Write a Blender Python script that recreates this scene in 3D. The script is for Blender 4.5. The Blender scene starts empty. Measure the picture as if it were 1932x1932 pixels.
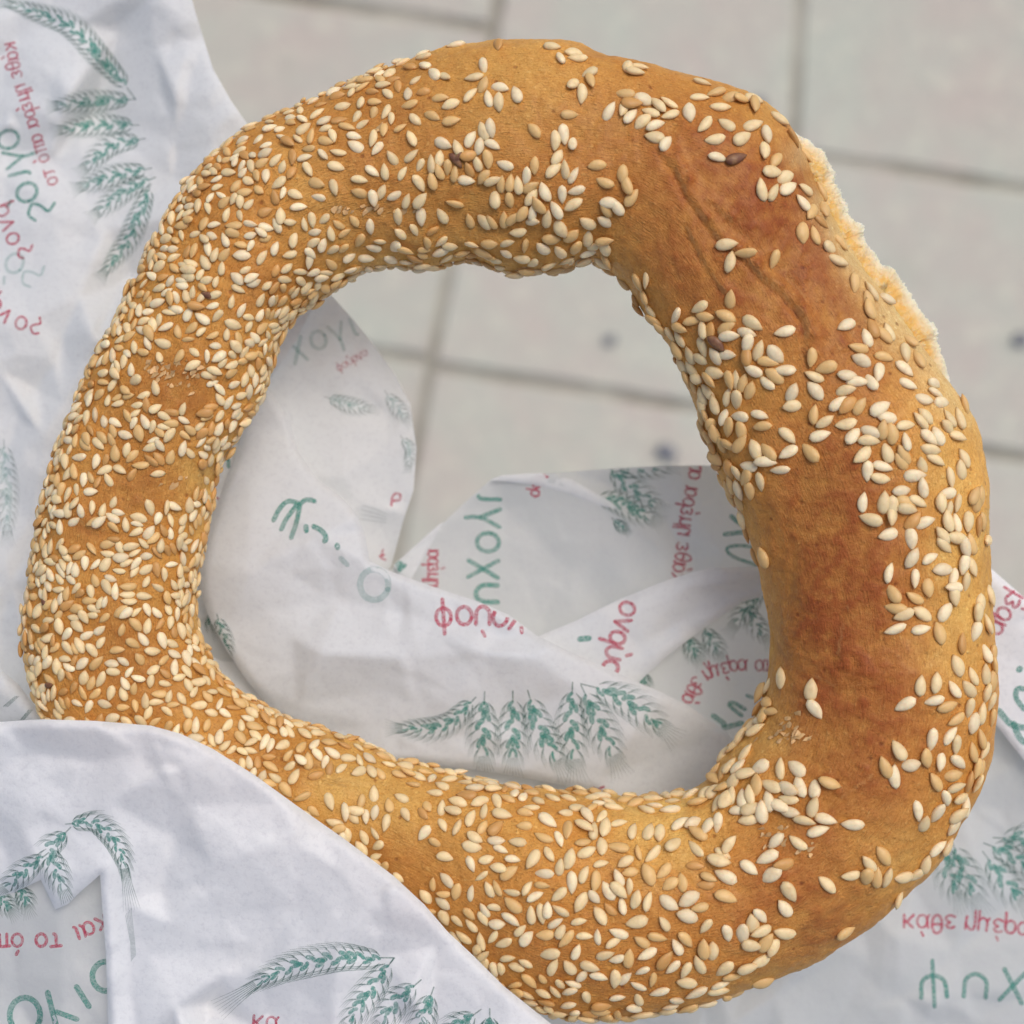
import bpy, math, random
import numpy as np
from mathutils import Vector, Matrix, noise
from mathutils.bvhtree import BVHTree
from mathutils.geometry import delaunay_2d_cdt

random.seed(7); rng = np.random.default_rng(7)
S = bpy.context.scene
COL = S.collection

# ------------------------------------------------------------------ camera, sky, sun
U = 9.3e-5            # one design unit in metres (the frame is 1932 units wide at the ring)
D = 2790.0            # camera height above the ring, in units
Z0 = 0.62             # height of the ring above the pavement, in metres
ZG = -Z0 / U          # pavement level in units
CAMZ = Z0 + D * U

cd = bpy.data.cameras.new('camera'); cam = bpy.data.objects.new('camera', cd); COL.objects.link(cam)
cam.location = (0, 0, CAMZ); cam.rotation_euler = (0, 0, 0)
cd.sensor_width = 36; cd.lens = 36 * D / 1932.0
cd.clip_start = 0.01; cd.clip_end = 200
cd.dof.use_dof = True; cd.dof.focus_distance = (D - 90) * U; cd.dof.aperture_fstop = 12.0
S.camera = cam

SUN_EL, SUN_AZ = math.radians(60), math.radians(38)      # azimuth clockwise from +Y (top of the picture)
w = bpy.data.worlds.new('World'); S.world = w; w.use_nodes = True
nt = w.node_tree; nt.nodes.clear()
sky = nt.nodes.new('ShaderNodeTexSky'); sky.sky_type = 'NISHITA'; sky.sun_disc = False
sky.sun_elevation = SUN_EL; sky.sun_rotation = SUN_AZ; sky.air_density = 1.0; sky.dust_density = 4.0; sky.ozone_density = 1.0
bg = nt.nodes.new('ShaderNodeBackground'); bg.inputs['Strength'].default_value = 0.135
wo = nt.nodes.new('ShaderNodeOutputWorld')
nt.links.new(sky.outputs[0], bg.inputs[0]); nt.links.new(bg.outputs[0], wo.inputs[0])
sl = bpy.data.lights.new('sun', 'SUN'); sl.energy = 0.85; sl.angle = math.radians(30); sl.color = (1, 0.965, 0.92)
so = bpy.data.objects.new('sun', sl); COL.objects.link(so)
dirv = Vector((math.sin(SUN_AZ) * math.cos(SUN_EL), math.cos(SUN_AZ) * math.cos(SUN_EL), math.sin(SUN_EL)))
so.rotation_euler = (-dirv).to_track_quat('-Z', 'Y').to_euler(); so.location = (0, 0, 3)
S.view_settings.view_transform = 'Standard'; S.view_settings.look = 'None'
S.view_settings.exposure = 0.08; S.view_settings.gamma = 1
S.render.resolution_x = 1024; S.render.resolution_y = 1024

# ------------------------------------------------------------------ helpers
def P(x, y, z=0.0):
    k = (D - z) / D * U
    return Vector(((x - 966) * k, -(y - 966) * k, Z0 + z * U))
def px(v):
    k = D * U / (CAMZ - v[2])
    return (v[0] / U * k + 966, -v[1] / U * k + 966)
CAM = Vector((0, 0, CAMZ))

def empty(name, label, cat, loc=(0, 0, 0)):
    o = bpy.data.objects.new(name, None); COL.objects.link(o); o.location = loc; o.empty_display_size = 0.01
    o['label'] = label; o['category'] = cat
    return o
def link(name, me, parent=None, mat=None):
    if mat and not me.materials: me.materials.append(mat)
    o = bpy.data.objects.new(name, me); COL.objects.link(o)
    if parent is not None:
        o.parent = parent
        w_ = parent
        off = Vector((0, 0, 0))
        while w_ is not None: off += Vector(w_.location); w_ = w_.parent
        o.location = -off
    return o
def mesh(name, vs, fs, smooth=True):
    me = bpy.data.meshes.new(name); me.from_pydata([tuple(v) for v in vs], [], fs); me.update()
    if smooth: me.polygons.foreach_set('use_smooth', [True] * len(me.polygons))
    return me
def setcol(me, cols, name='tint'):
    a = me.color_attributes.new(name, 'FLOAT_COLOR', 'POINT')
    c = np.ones((len(me.vertices), 4), dtype=np.float32); c[:, :3] = cols
    a.data.foreach_set('color', c.ravel())

def newmat(name):
    m = bpy.data.materials.new(name); m.use_nodes = True
    n = m.node_tree; n.nodes.clear()
    out = n.nodes.new('ShaderNodeOutputMaterial')
    return m, n, out
def N(n, t, **kw):
    x = n.nodes.new(t)
    for k, v in kw.items():
        if k in x.inputs.keys(): x.inputs[k].default_value = v
        else: setattr(x, k, v)
    return x
def noise_tex(n, vec, scale, detail=4, rough=0.6):
    t = N(n, 'ShaderNodeTexNoise'); t.inputs['Scale'].default_value = scale
    t.inputs['Detail'].default_value = detail; t.inputs['Roughness'].default_value = rough
    n.links.new(vec, t.inputs['Vector']); return t.outputs['Fac']
def ramp(n, fac, stops):
    r = N(n, 'ShaderNodeValToRGB'); e = r.color_ramp.elements
    while len(e) < len(stops): e.new(0.5)
    for k, (p, c) in enumerate(stops):
        e[k].position = p; e[k].color = (c, c, c, 1) if not hasattr(c, '__len__') else (*c, 1)
    n.links.new(fac, r.inputs[0]); return r.outputs[0]
def mixc(n, fac, a, b, mode='MIX'):
    m = N(n, 'ShaderNodeMix', data_type='RGBA', blend_type=mode)
    for s, v in ((0, fac), (6, a), (7, b)):
        if hasattr(v, 'is_output'): n.links.new(v, m.inputs[s])
        elif s == 0: m.inputs[0].default_value = v
        else: m.inputs[s].default_value = (*v, 1)
    return m.outputs[2]
def bump(n, h, dist, strength=1.0, prev=None):
    b = N(n, 'ShaderNodeBump'); b.inputs['Strength'].default_value = strength; b.inputs['Distance'].default_value = dist
    n.links.new(h, b.inputs['Height'])
    if prev is not None: n.links.new(prev, b.inputs['Normal'])
    return b.outputs[0]

# ------------------------------------------------------------------ materials
def mat_crust():
    m, n, out = newmat('crust')
    at = N(n, 'ShaderNodeAttribute', attribute_name='tint')
    uv = N(n, 'ShaderNodeUVMap'); uv.uv_map = 'along'
    obj = N(n, 'ShaderNodeTexCoord').outputs['Object']
    mp = N(n, 'ShaderNodeMapping'); n.links.new(uv.outputs[0], mp.inputs[0]); mp.inputs['Scale'].default_value = (14, 110, 1); mp.inputs['Rotation'].default_value = (0, 0, 0.18)
    streak = noise_tex(n, mp.outputs[0], 3.0, 5, 0.65)
    fine = noise_tex(n, obj, 2600, 3, 0.7)
    mid = noise_tex(n, obj, 420, 4, 0.65)
    fl = N(n, 'ShaderNodeAttribute', attribute_name='crease_shading'); sp = N(n, 'ShaderNodeSeparateColor'); n.links.new(fl.outputs['Color'], sp.inputs[0])
    c = at.outputs['Color']
    c = mixc(n, ramp(n, mid, [(0.38, 0.0), (0.72, 0.5)]), c, (0.80, 0.60, 0.45), 'MULTIPLY')
    c2 = mixc(n, ramp(n, streak, [(0.46, 0.0), (0.70, 0.85)]), c, (1.15, 1.30, 1.6), 'MULTIPLY')
    c3 = mixc(n, ramp(n, fine, [(0.54, 0.0), (0.72, 0.6)]), c2, (1.20, 1.48, 2.1), 'MULTIPLY')
    c4 = mixc(n, ramp(n, fine, [(0.30, 0.6), (0.45, 0.0)]), c3, (0.62, 0.42, 0.28), 'MULTIPLY')
    def ragged(src, k):
        a_ = N(n, 'ShaderNodeMath', operation='MULTIPLY_ADD'); n.links.new(src, a_.inputs[0]); a_.inputs[1].default_value = 1.0
        n.links.new(grain, a_.inputs[2]); return ramp(n, a_.outputs[0], k)
    gn = noise_tex(n, obj, 1300, 3, 0.75); g2 = N(n, 'ShaderNodeMath', operation='MULTIPLY'); n.links.new(gn, g2.inputs[0]); g2.inputs[1].default_value = 0.9; grain = g2.outputs[0]
    c4 = mixc(n, ragged(sp.outputs[1], [(0.70, 0.0), (1.0, 0.35)]), c4, (0.30, 0.085, 0.018))  # groove shade painted darker into the crust colour
    c4 = mixc(n, ragged(sp.outputs[0], [(0.65, 0.0), (1.25, 0.28)]), c4, (0.80, 0.44, 0.15))  # flaky crease edges painted paler, as if catching light
    vo = N(n, 'ShaderNodeTexVoronoi'); vo.inputs['Scale'].default_value = 560; n.links.new(obj, vo.inputs['Vector'])
    c4 = mixc(n, ramp(n, vo.outputs['Distance'], [(0.10, 0.55), (0.20, 0.0)]), c4, (1.25, 1.5, 1.9), 'MULTIPLY')
    pit = N(n, 'ShaderNodeTexVoronoi'); pit.inputs['Scale'].default_value = 230; n.links.new(obj, pit.inputs['Vector'])
    c4 = mixc(n, ramp(n, pit.outputs['Distance'], [(0.05, 0.7), (0.11, 0.0)]), c4, (0.45, 0.28, 0.18), 'MULTIPLY')
    p = N(n, 'ShaderNodeBsdfPrincipled'); n.links.new(c4, p.inputs['Base Color'])
    p.inputs['Roughness'].default_value = 0.45; p.inputs['Specular IOR Level'].default_value = 0.25; p.inputs['Coat Weight'].default_value = 0.12; p.inputs['Coat Roughness'].default_value = 0.32
    b = bump(n, mid, 0.0007, 0.8); b = bump(n, streak, 0.0005, 0.9, b); b = bump(n, fine, 0.00018, 0.9, b)
    b = bump(n, ramp(n, vo.outputs['Distance'], [(0.0, 1.0), (0.25, 0.0)]), 0.00012, 0.7, b)
    b = bump(n, ramp(n, pit.outputs['Distance'], [(0.0, 0.0), (0.14, 1.0)]), 0.0002, 0.8, b)
    n.links.new(b, p.inputs['Normal']); n.links.new(p.outputs[0], out.inputs[0]); return m
def mat_crumb():
    m, n, out = newmat('crumb')
    obj = N(n, 'ShaderNodeTexCoord').outputs['Object']
    at = N(n, 'ShaderNodeAttribute', attribute_name='tint')
    a = noise_tex(n, obj, 700, 5, 0.7); f = noise_tex(n, obj, 2400, 3, 0.7)
    c = mixc(n, ramp(n, a, [(0.45, 0.0), (0.7, 0.5)]), at.outputs['Color'], (0.95, 0.87, 0.64))
    p = N(n, 'ShaderNodeBsdfPrincipled'); n.links.new(c, p.inputs['Base Color']); p.inputs['Roughness'].default_value = 0.85
    p.inputs['Specular IOR Level'].default_value = 0.15
    p.inputs['Subsurface Weight'].default_value = 0.5; p.inputs['Subsurface Scale'].default_value = 0.0015
    p.inputs['Subsurface Radius'].default_value = (1, .7, .4)
    b = bump(n, a, 0.0007, 0.8); b = bump(n, f, 0.0003, 0.9, b)
    n.links.new(b, p.inputs['Normal']); n.links.new(p.outputs[0], out.inputs[0]); return m
def mat_seed():
    m, n, out = newmat('sesame')
    at = N(n, 'ShaderNodeAttribute', attribute_name='tint')
    obj = N(n, 'ShaderNodeNewGeometry').outputs['Position']
    a = noise_tex(n, obj, 900, 3, 0.6)
    c = mixc(n, ramp(n, a, [(0.45, 0.0), (0.75, 0.35)]), at.outputs['Color'], (0.62, 0.36, 0.13))
    p = N(n, 'ShaderNodeBsdfPrincipled'); n.links.new(c, p.inputs['Base Color'])
    p.inputs['Roughness'].default_value = 0.42; p.inputs['Specular IOR Level'].default_value = 0.4
    p.inputs['Subsurface Weight'].default_value = 0.25; p.inputs['Subsurface Scale'].default_value = 0.0006
    p.inputs['Subsurface Radius'].default_value = (1, .6, .3)
    n.links.new(bump(n, a, 0.00015, 0.7), p.inputs['Normal']); n.links.new(p.outputs[0], out.inputs[0]); return m
def mat_paper(name, grease=0.0, trans=0.32, base=(0.82, 0.84, 0.845)):
    m, n, out = newmat(name)
    obj = N(n, 'ShaderNodeNewGeometry').outputs['Position']
    fib = noise_tex(n, obj, 1100, 6, 0.75); cl = noise_tex(n, obj, 30, 4, 0.6); sm = noise_tex(n, obj, 190, 4, 0.6)
    c = mixc(n, ramp(n, cl, [(0.4, 0.0), (0.7, 0.45 + grease)]), base, (0.78, 0.785, 0.79))
    c = mixc(n, ramp(n, fib, [(0.34, 0.42), (0.50, 0.0)]), c, (0.66, 0.665, 0.69))
    if grease > 0.2:
        c = mixc(n, ramp(n, noise_tex(n, obj, 14, 3, 0.5), [(0.55, 0.0), (0.7, 0.6)]), c, (0.84, 0.76, 0.78))
    d = N(n, 'ShaderNodeBsdfPrincipled'); n.links.new(c, d.inputs['Base Color']); d.inputs['Roughness'].default_value = 0.55
    d.inputs['Specular IOR Level'].default_value = 0.3
    t = N(n, 'ShaderNodeBsdfTranslucent'); n.links.new(c, t.inputs[0])
    b = bump(n, sm, 0.0004, 0.4); b = bump(n, fib, 0.00010, 0.8, b)
    n.links.new(b, d.inputs['Normal'])
    mx = N(n, 'ShaderNodeMixShader'); mx.inputs[0].default_value = trans
    n.links.new(d.outputs[0], mx.inputs[1]); n.links.new(t.outputs[0], mx.inputs[2]); n.links.new(mx.outputs[0], out.inputs[0])
    return m
def mat_ink(name, col, alpha):
    m, n, out = newmat(name)
    obj = N(n, 'ShaderNodeNewGeometry').outputs['Position']
    f = noise_tex(n, obj, 2200, 3, 0.8); g = noise_tex(n, obj, 260, 3, 0.6)
    a = N(n, 'ShaderNodeMath', operation='MULTIPLY'); n.links.new(ramp(n, f, [(0.3, alpha * 0.35), (0.6, alpha)]), a.inputs[0])
    n.links.new(ramp(n, g, [(0.3, 0.7), (0.6, 1.0)]), a.inputs[1])
    d = N(n, 'ShaderNodeBsdfDiffuse'); d.inputs[0].default_value = (*col, 1)
    t = N(n, 'ShaderNodeBsdfTransparent'); mx = N(n, 'ShaderNodeMixShader')
    n.links.new(a.outputs[0], mx.inputs[0]); n.links.new(t.outputs[0], mx.inputs[1]); n.links.new(d.outputs[0], mx.inputs[2])
    n.links.new(mx.outputs[0], out.inputs[0]); return m
def mat_stone(name, a, b, c, scale=9):
    m, n, out = newmat(name)
    obj = N(n, 'ShaderNodeNewGeometry').outputs['Position']
    big = noise_tex(n, obj, scale, 5, 0.65); mid = noise_tex(n, obj, 60, 5, 0.7); fine = noise_tex(n, obj, 420, 3, 0.7)
    oi = N(n, 'ShaderNodeObjectInfo')
    st = noise_tex(n, obj, scale * .75, 4, 0.7)
    col = mixc(n, ramp(n, big, [(0.35, 0.0), (0.62, 1.0)]), a, b)
    col = mixc(n, ramp(n, mid, [(0.52, 0.0), (0.72, 0.7)]), col, c)
    col = mixc(n, ramp(n, fine, [(0.3, 0.5), (0.45, 0.0)]), col, tuple(x * 0.55 for x in a))
    col = mixc(n, ramp(n, st, [(0.60, 0.0), (0.74, 0.55)]), col, tuple(x * .68 for x in c))
    hs = N(n, 'ShaderNodeHueSaturation'); mr = N(n, 'ShaderNodeMapRange'); mr.inputs['To Min'].default_value = 0.97; mr.inputs['To Max'].default_value = 1.03
    n.links.new(oi.outputs['Random'], mr.inputs['Value']); n.links.new(mr.outputs[0], hs.inputs['Value']); n.links.new(col, hs.inputs['Color'])
    p = N(n, 'ShaderNodeBsdfPrincipled'); n.links.new(hs.outputs[0], p.inputs['Base Color']); p.inputs['Roughness'].default_value = 0.85
    b_ = bump(n, mid, 0.003, 0.6); n.links.new(bump(n, fine, 0.0006, 0.6, b_), p.inputs['Normal'])
    n.links.new(p.outputs[0], out.inputs[0]); return m

M_CRUST, M_CRUMB, M_SEED = mat_crust(), mat_crumb(), mat_seed()
M_PAPER = mat_paper('wax_paper'); M_PAPERG = mat_paper('wax_paper_pale_greasy', 0.25, 0.24, (0.875, 0.885, 0.885))  # second one: paler, less translucent base plus pinkish grease blotches
M_THIN = mat_paper('wax_paper_single_shaded', 0.0, 0.40, (0.69, 0.72, 0.72))  # darker base: single-layer grey, with shade on sheet and pocket painted in
GREEN, RED = (0.09, 0.32, 0.26), (0.56, 0.085, 0.14)
INK = {('g', 1): mat_ink('green_ink', GREEN, 0.78), ('g', 0): mat_ink('green_ink_faint', (0.16, 0.42, 0.37), 0.33),
       ('r', 1): mat_ink('red_ink', RED, 0.75), ('r', 0): mat_ink('red_ink_faint', (0.62, 0.17, 0.22), 0.3),
       ('k', 1): mat_ink('dark_green_ink', (0.07, 0.18, 0.15), 0.68), ('k', 0): mat_ink('dark_ink_faint', (0.12, 0.22, 0.2), 0.4)}
M_TILE = mat_stone('paving_stone', (0.53, 0.54, 0.445), (0.56, 0.495, 0.42), (0.68, 0.66, 0.52), 13)
M_JOINT = mat_stone('joint_sand', (0.46, 0.43, 0.355), (0.25, 0.225, 0.165), (0.50, 0.48, 0.39), 12)
M_PEB = mat_stone('dark_pebble', (0.25, 0.25, 0.265), (0.20, 0.20, 0.22), (0.32, 0.32, 0.31), 40)

# ------------------------------------------------------------------ the pavement far below
g = 30.0
me = mesh('ground', [(-g, -g, 0), (g, -g, 0), (g, g, 0), (-g, g, 0)], [(0, 1, 2, 3)], False)
gr = link('ground', me, None, M_JOINT); gr['kind'] = 'structure'; gr.location = (0, 0, -0.0036)
pav = bpy.data.objects.new('pavement', None); COL.objects.link(pav); pav['kind'] = 'structure'; pav.empty_display_size = .01

VX = [(-1640, -.2), (-980, -.19), (-330, -.18), (300, -.18), (940, -.185), (1510, -.05), (2130, -.05), (2760, -.04), (3400, -.04)]
def crossing(v, h):
    x0, sx = v; y0, sy = h         # x = x0+sx*y ; y = y0+sy*x
    y = (y0 + sy * x0) / (1 - sy * sx); return x0 + sx * y, y
left_h = [(y, 0.155) for y in (-1370, -730, -90, 553, 1190, 1830, 2470)]
right_h = [(y, 0.155) for y in (-1480, -960, -450, 56, 563, 1070, 1580, 2090, 2600)]
def paver(q):
    c = [sum(p[0] for p in q) / 4, sum(p[1] for p in q) / 4]
    ins = []
    for k in range(4):
        a, b, d_ = q[k], q[(k + 1) % 4], q[(k - 1) % 4]
        e1 = Vector((b[0] - a[0], b[1] - a[1])).normalized(); e2 = Vector((d_[0] - a[0], d_[1] - a[1])).normalized()
        ins.append(Vector(a) + (e1 + e2) * 5.5 * (1 + 0.25 * random.random()))
    K = (D - ZG) / D * U
    h = -0.0015 * random.random()
    def W(p, z): return ((p[0] - 966) * K, -(p[1] - 966) * K, z)
    # wavy worn edges
    ring = []
    for k in range(4):
        a, b = ins[k], ins[(k + 1) % 4]
        for t in range(6):
            s = a.lerp(b, t / 6.0); nrm = Vector((b - a).yx); nrm.x *= -1; nrm.normalize()
            ring.append(s + nrm * (random.uniform(-2.2, 2.2) if t else 0))
    n = len(ring); cc = Vector(c); vs = []
    for p in ring: vs.append(W(p, h - 0.02))
    for p in ring: vs.append(W(p, h - 0.0035))
    for p in ring: vs.append(W(p + (cc - p).normalized() * 9, h))
    vs.append(W(cc, h))
    fs = []
    for r in range(2):
        for k in range(n):
            fs.append((r * n + k, (r + 1) * n + k, (r + 1) * n + (k + 1) % n, r * n + (k + 1) % n))
    for k in range(n): fs.append((2 * n + k, 3 * n, 2 * n + (k + 1) % n))
    me = mesh('paver', vs, fs, False); link('paver', me, pav, M_TILE)
for k in range(len(VX) - 1):
    hs = left_h if k < 4 else right_h
    for j in range(len(hs) - 1):
        a, b, c, d_ = crossing(VX[k], hs[j]), crossing(VX[k + 1], hs[j]), crossing(VX[k + 1], hs[j + 1]), crossing(VX[k], hs[j + 1])
        paver([a, b, c, d_])
def pebble(x, y, r, sx, rot, label):
    vs, fs = [], []; nu, nv = 10, 6
    for j in range(nv + 1):
        th = math.pi * j / nv
        for i in range(nu):
            ph = 2 * math.pi * i / nu
            rr = 1 + 0.25 * noise.noise(Vector((math.cos(ph) * math.sin(th) * 1.3 + x, math.sin(ph) * math.sin(th) * 1.3, math.cos(th) + y)))
            vx, vy, vz = r * sx * math.sin(th) * math.cos(ph) * rr, r * math.sin(th) * math.sin(ph) * rr, r * 0.5 * math.cos(th) * rr
            vs.append((vx * math.cos(rot) - vy * math.sin(rot), vx * math.sin(rot) + vy * math.cos(rot), vz))
    for j in range(nv):
        for i in range(nu): fs.append((j * nu + i, (j + 1) * nu + i, (j + 1) * nu + (i + 1) % nu, j * nu + (i + 1) % nu))
    K = (D - ZG) / D * U
    o = link('pebble', mesh('pebble', vs, fs), None, M_PEB)
    o.location = ((x - 966) * K, -(y - 966) * K, r * 0.35); o['label'] = label; o['category'] = 'pebble'; o['group'] = 'dark pebbles on the paving'
pebble(1150, 642, .0036, 1.3, .3, 'small dark pebble on the pale paving seen through the middle of the bread ring')
pebble(1258, 853, .0052, 1.4, -.5, 'largest dark pebble, just above the top edge of the paper inside the ring')
pebble(1432, 196, .0048, .8, .2, 'dark pebble on the paving just above the upper right of the bread ring')
pebble(1925, 640, .0045, 1.2, .2, 'dark pebble on the paving at the right edge beside the torn crumb')

# ------------------------------------------------------------------ the bread ring
CX, CY = 920.0, 1000.0
OUT = [(950,84),(1020,82),(1100,92),(1180,118),(1250,142),(1330,165),(1400,180),(1440,198),(1476,226),(1497,262),(1518,314),(1541,362),(1568,411),(1592,459),(1624,506),(1659,552),(1688,595),(1718,636),(1747,675),(1773,710),(1797,748),(1825,800),(1842,880),(1850,960),(1856,1050),(1862,1150),(1868,1240),(1872,1310),(1866,1400),(1842,1480),(1800,1570),(1745,1650),(1690,1702),(1620,1752),(1530,1805),(1430,1850),(1330,1885),(1220,1905),(1120,1912),(1030,1900),(960,1868),(880,1800),(780,1725),(680,1665),(560,1620),(430,1560),(300,1500),(200,1430),(110,1370),(72,1320),(60,1250),(52,1180),(62,1110),(70,1030),(84,950),(105,870),(135,800),(160,740),(190,660),(225,590),(270,500),(312,430),(350,365),(400,305),(455,260),(510,232),(570,205),(630,175),(700,145),(770,118),(850,92)]
INN = [(700,500),(760,500),(800,505),(850,492),(900,488),(950,510),(1000,512),(1040,515),(1080,500),(1115,485),(1150,505),(1180,540),(1215,595),(1262,655),(1285,710),(1310,770),(1325,830),(1348,880),(1375,930),(1398,975),(1420,1030),(1438,1090),(1448,1160),(1452,1230),(1445,1290),(1425,1350),(1385,1395),(1350,1435),(1335,1480),(1270,1505),(1200,1508),(1120,1500),(1040,1490),(960,1478),(880,1462),(800,1450),(740,1435),(700,1405),(620,1385),(560,1365),(500,1338),(440,1295),(400,1250),(378,1200),(368,1140),(375,1090),(385,1030),(395,960),(408,900),(425,860),(450,820),(475,780),(495,740),(508,690),(522,645),(550,600),(590,565),(640,530)]
def polar(pts):
    a = np.array([[math.atan2(y - CY, x - CX), math.hypot(x - CX, y - CY)] for x, y in pts]); a = a[a[:, 0].argsort()]
    return np.concatenate([a - [2 * math.pi, 0], a, a + [2 * math.pi, 0]])
po, pi_ = polar(OUT), polar(INN)
NA, NT = 1400, 240
phi = np.linspace(-math.pi, math.pi, NA, endpoint=False)
def smoothper(v, k):
    ker = np.exp(-0.5 * (np.arange(-3 * k, 3 * k + 1) / k) ** 2); ker /= ker.sum()
    return np.convolve(np.concatenate([v[-3 * k:], v, v[:3 * k]]), ker, 'valid')
ro = smoothper(np.interp(phi, po[:, 0], po[:, 1]), 7); ri = smoothper(np.interp(phi, pi_[:, 0], pi_[:, 1]), 7)
rc, ra = (ro + ri) / 2, (ro - ri) / 2
rb = smoothper(np.minimum(ra * 0.80, 172), 30)
th = np.linspace(0, 2 * math.pi, NT, endpoint=False)
ct, st = np.cos(th), np.sin(th)
RR = rc[:, None] + ra[:, None] * (np.sign(ct) * np.abs(ct) ** 0.94)[None]
ZZ = rb[:, None] * (np.sign(st) * np.abs(st) ** 0.92)[None]; ZZ = np.where(ZZ < 0, ZZ * 0.86, ZZ)
X = CX + RR * np.cos(phi)[:, None]; Y = CY + RR * np.sin(phi)[:, None]
PWx, PWy, PWz = (X - 966) * U, -(Y - 966) * U, ZZ * U
V0 = np.stack([PWx, PWy, PWz], -1)
def nrm_grid(V):
    du = np.roll(V, -1, 0) - np.roll(V, 1, 0); dv = np.roll(V, -1, 1) - np.roll(V, 1, 1)
    n_ = np.cross(dv, du); n_ /= np.linalg.norm(n_, axis=-1, keepdims=True) + 1e-12; return n_
NRM = nrm_grid(V0)
if (NRM[:, NT // 4, 2] < 0).mean() > .5: NRM = -NRM
kk = D / (D - ZZ); PX = (X - 966) * kk + 966; PY = (Y - 966) * kk + 966
flatV = V0.reshape(-1, 3)
def fbm(s, oct_, off=0.0):
    return np.array([noise.fractal(Vector((p[0] * s + off, p[1] * s, p[2] * s)), 0.7, 2.1, oct_) for p in flatV]).reshape(NA, NT)
n1 = fbm(28, 3, 3.1); n2 = fbm(120, 4, 9.7); n3 = fbm(520, 3, 1.3)
disp = n1 * 9 + n2 * 3.8 + n3 * 1.3
def polydist(line):
    d = np.full(PX.shape, 1e9); side = np.zeros(PX.shape); tt = np.zeros(PX.shape); L = len(line) - 1
    for k in range(L):
        ax, ay = line[k]; bx, by = line[k + 1]; ex, ey = bx - ax, by - ay; l2 = ex * ex + ey * ey
        t = np.clip(((PX - ax) * ex + (PY - ay) * ey) / l2, 0, 1)
        dx, dy = PX - ax - t * ex, PY - ay - t * ey; dd = np.hypot(dx, dy); s = np.sign(ex * dy - ey * dx)
        m = dd < d; d = np.where(m, dd, d); side = np.where(m, s, side); tt = np.where(m, (k + t) / L, tt)
    return d, side, tt
up = ZZ > 0
crease_pale = np.zeros(PX.shape); crease_dark = np.zeros(PX.shape)
CRE = [([(1240,284),(1258,305),(1273,324),(1294,370),(1318,403),(1347,444),(1364,461),(1405,490),(1438,527),(1476,556),(1505,589),(1519,618),(1519,656),(1530,700)], 15, 7),
       ([(1325,376),(1345,392),(1364,407),(1384,424)], 9, 5), ([(1290,420),(1298,440),(1314,473),(1331,506),(1352,536),(1372,560)], 9, 5), ([(1180,330),(1220,390),(1290,440),(1350,520)], 3, 14), ([(1390,430),(1430,470),(1490,520),(1540,600)], 4, 14), ([(1440,1180),(1500,1260),(1580,1300),(1660,1290)], 4, 16), ([(1500,1560),(1600,1500),(1680,1440)], 4, 14),
       ([(560,408),(620,390),(690,392),(770,408)], 2.5, 9), ([(600,1475),(660,1478),(720,1482)], 4, 7), 
       ([(1580,1380),(1640,1320),(1690,1270)], 3, 9), ([(1480,950),(1500,1050),(1490,1160)], 3, 10), ([(1600,1130),(1585,1190),(1576,1260)], 4, 14),
       ([(250,700),(300,690),(350,705),(410,700)], 2.5, 12), ([(820,380),(900,420),(1000,440),(1080,452)], 3, 20), ([(150,760),(190,790),(260,800)], 3, 14),
       ([(110,960),(170,1000),(260,1005)], 4, 12), ([(900,1660),(1050,1640),(1200,1600)], 3, 12), ([(1350,1820),(1500,1760),(1620,1690)], 3, 8),
       ([(460,1430),(540,1440),(640,1440)], 4, 10), ([(1230,1560),(1300,1555),(1350,1530)], 3, 12)]
for line, dep, wd in CRE:
    d, sd, t = polydist(line); wob = noise.noise(Vector((line[0][0], 0, 0)))
    fade = np.clip(np.minimum(t, 1 - t) * 6 + 0.15, 0, 1) * up
    x = d * sd
    vary = np.clip(.9 + 1.3 * n2 + .8 * n3, 0.7, 1.4)
    disp += fade * vary * (-dep * .6 * np.exp(-((x - wd * .45) / (wd * .75)) ** 2) + dep * 0.55 * np.exp(-((x + wd * 1.7) / (wd * 1.9)) ** 2))
    if dep >= 4 or wd <= 7:
        brk = np.clip(0.95 + 0.9 * n3, 0, 1)
        crease_pale += fade * np.exp(-((x + 3) / 4.2) ** 2) * brk * vary * (1.0 if dep > 5 else .5); crease_dark += fade * np.exp(-((x - wd * .5) / (wd * .6)) ** 2) * 0.4 * vary
# twisted dough: long shallow furrows running along the ring
ang = phi[:, None]; tw = th[None, :]
disp += 2.2 * np.sin(3 * tw + 5 * ang + 2.5 * n1) * up + 1.1 * np.sin(9 * tw - 2 * ang + 5 * n1)
V = V0 + NRM * (disp * U)[..., None]
V[..., 2] += Z0
faces = []
for i in range(NA):
    i2 = (i + 1) % NA
    for j in range(NT):
        j2 = (j + 1) % NT; faces.append((i * NT + j, i2 * NT + j, i2 * NT + j2, i * NT + j2))
# the perspective-exact silhouette: width set at mid height
me = mesh('crust', V.reshape(-1, 3), faces)
if me.polygons[NT // 4].normal.z < 0: me.flip_normals()
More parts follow.
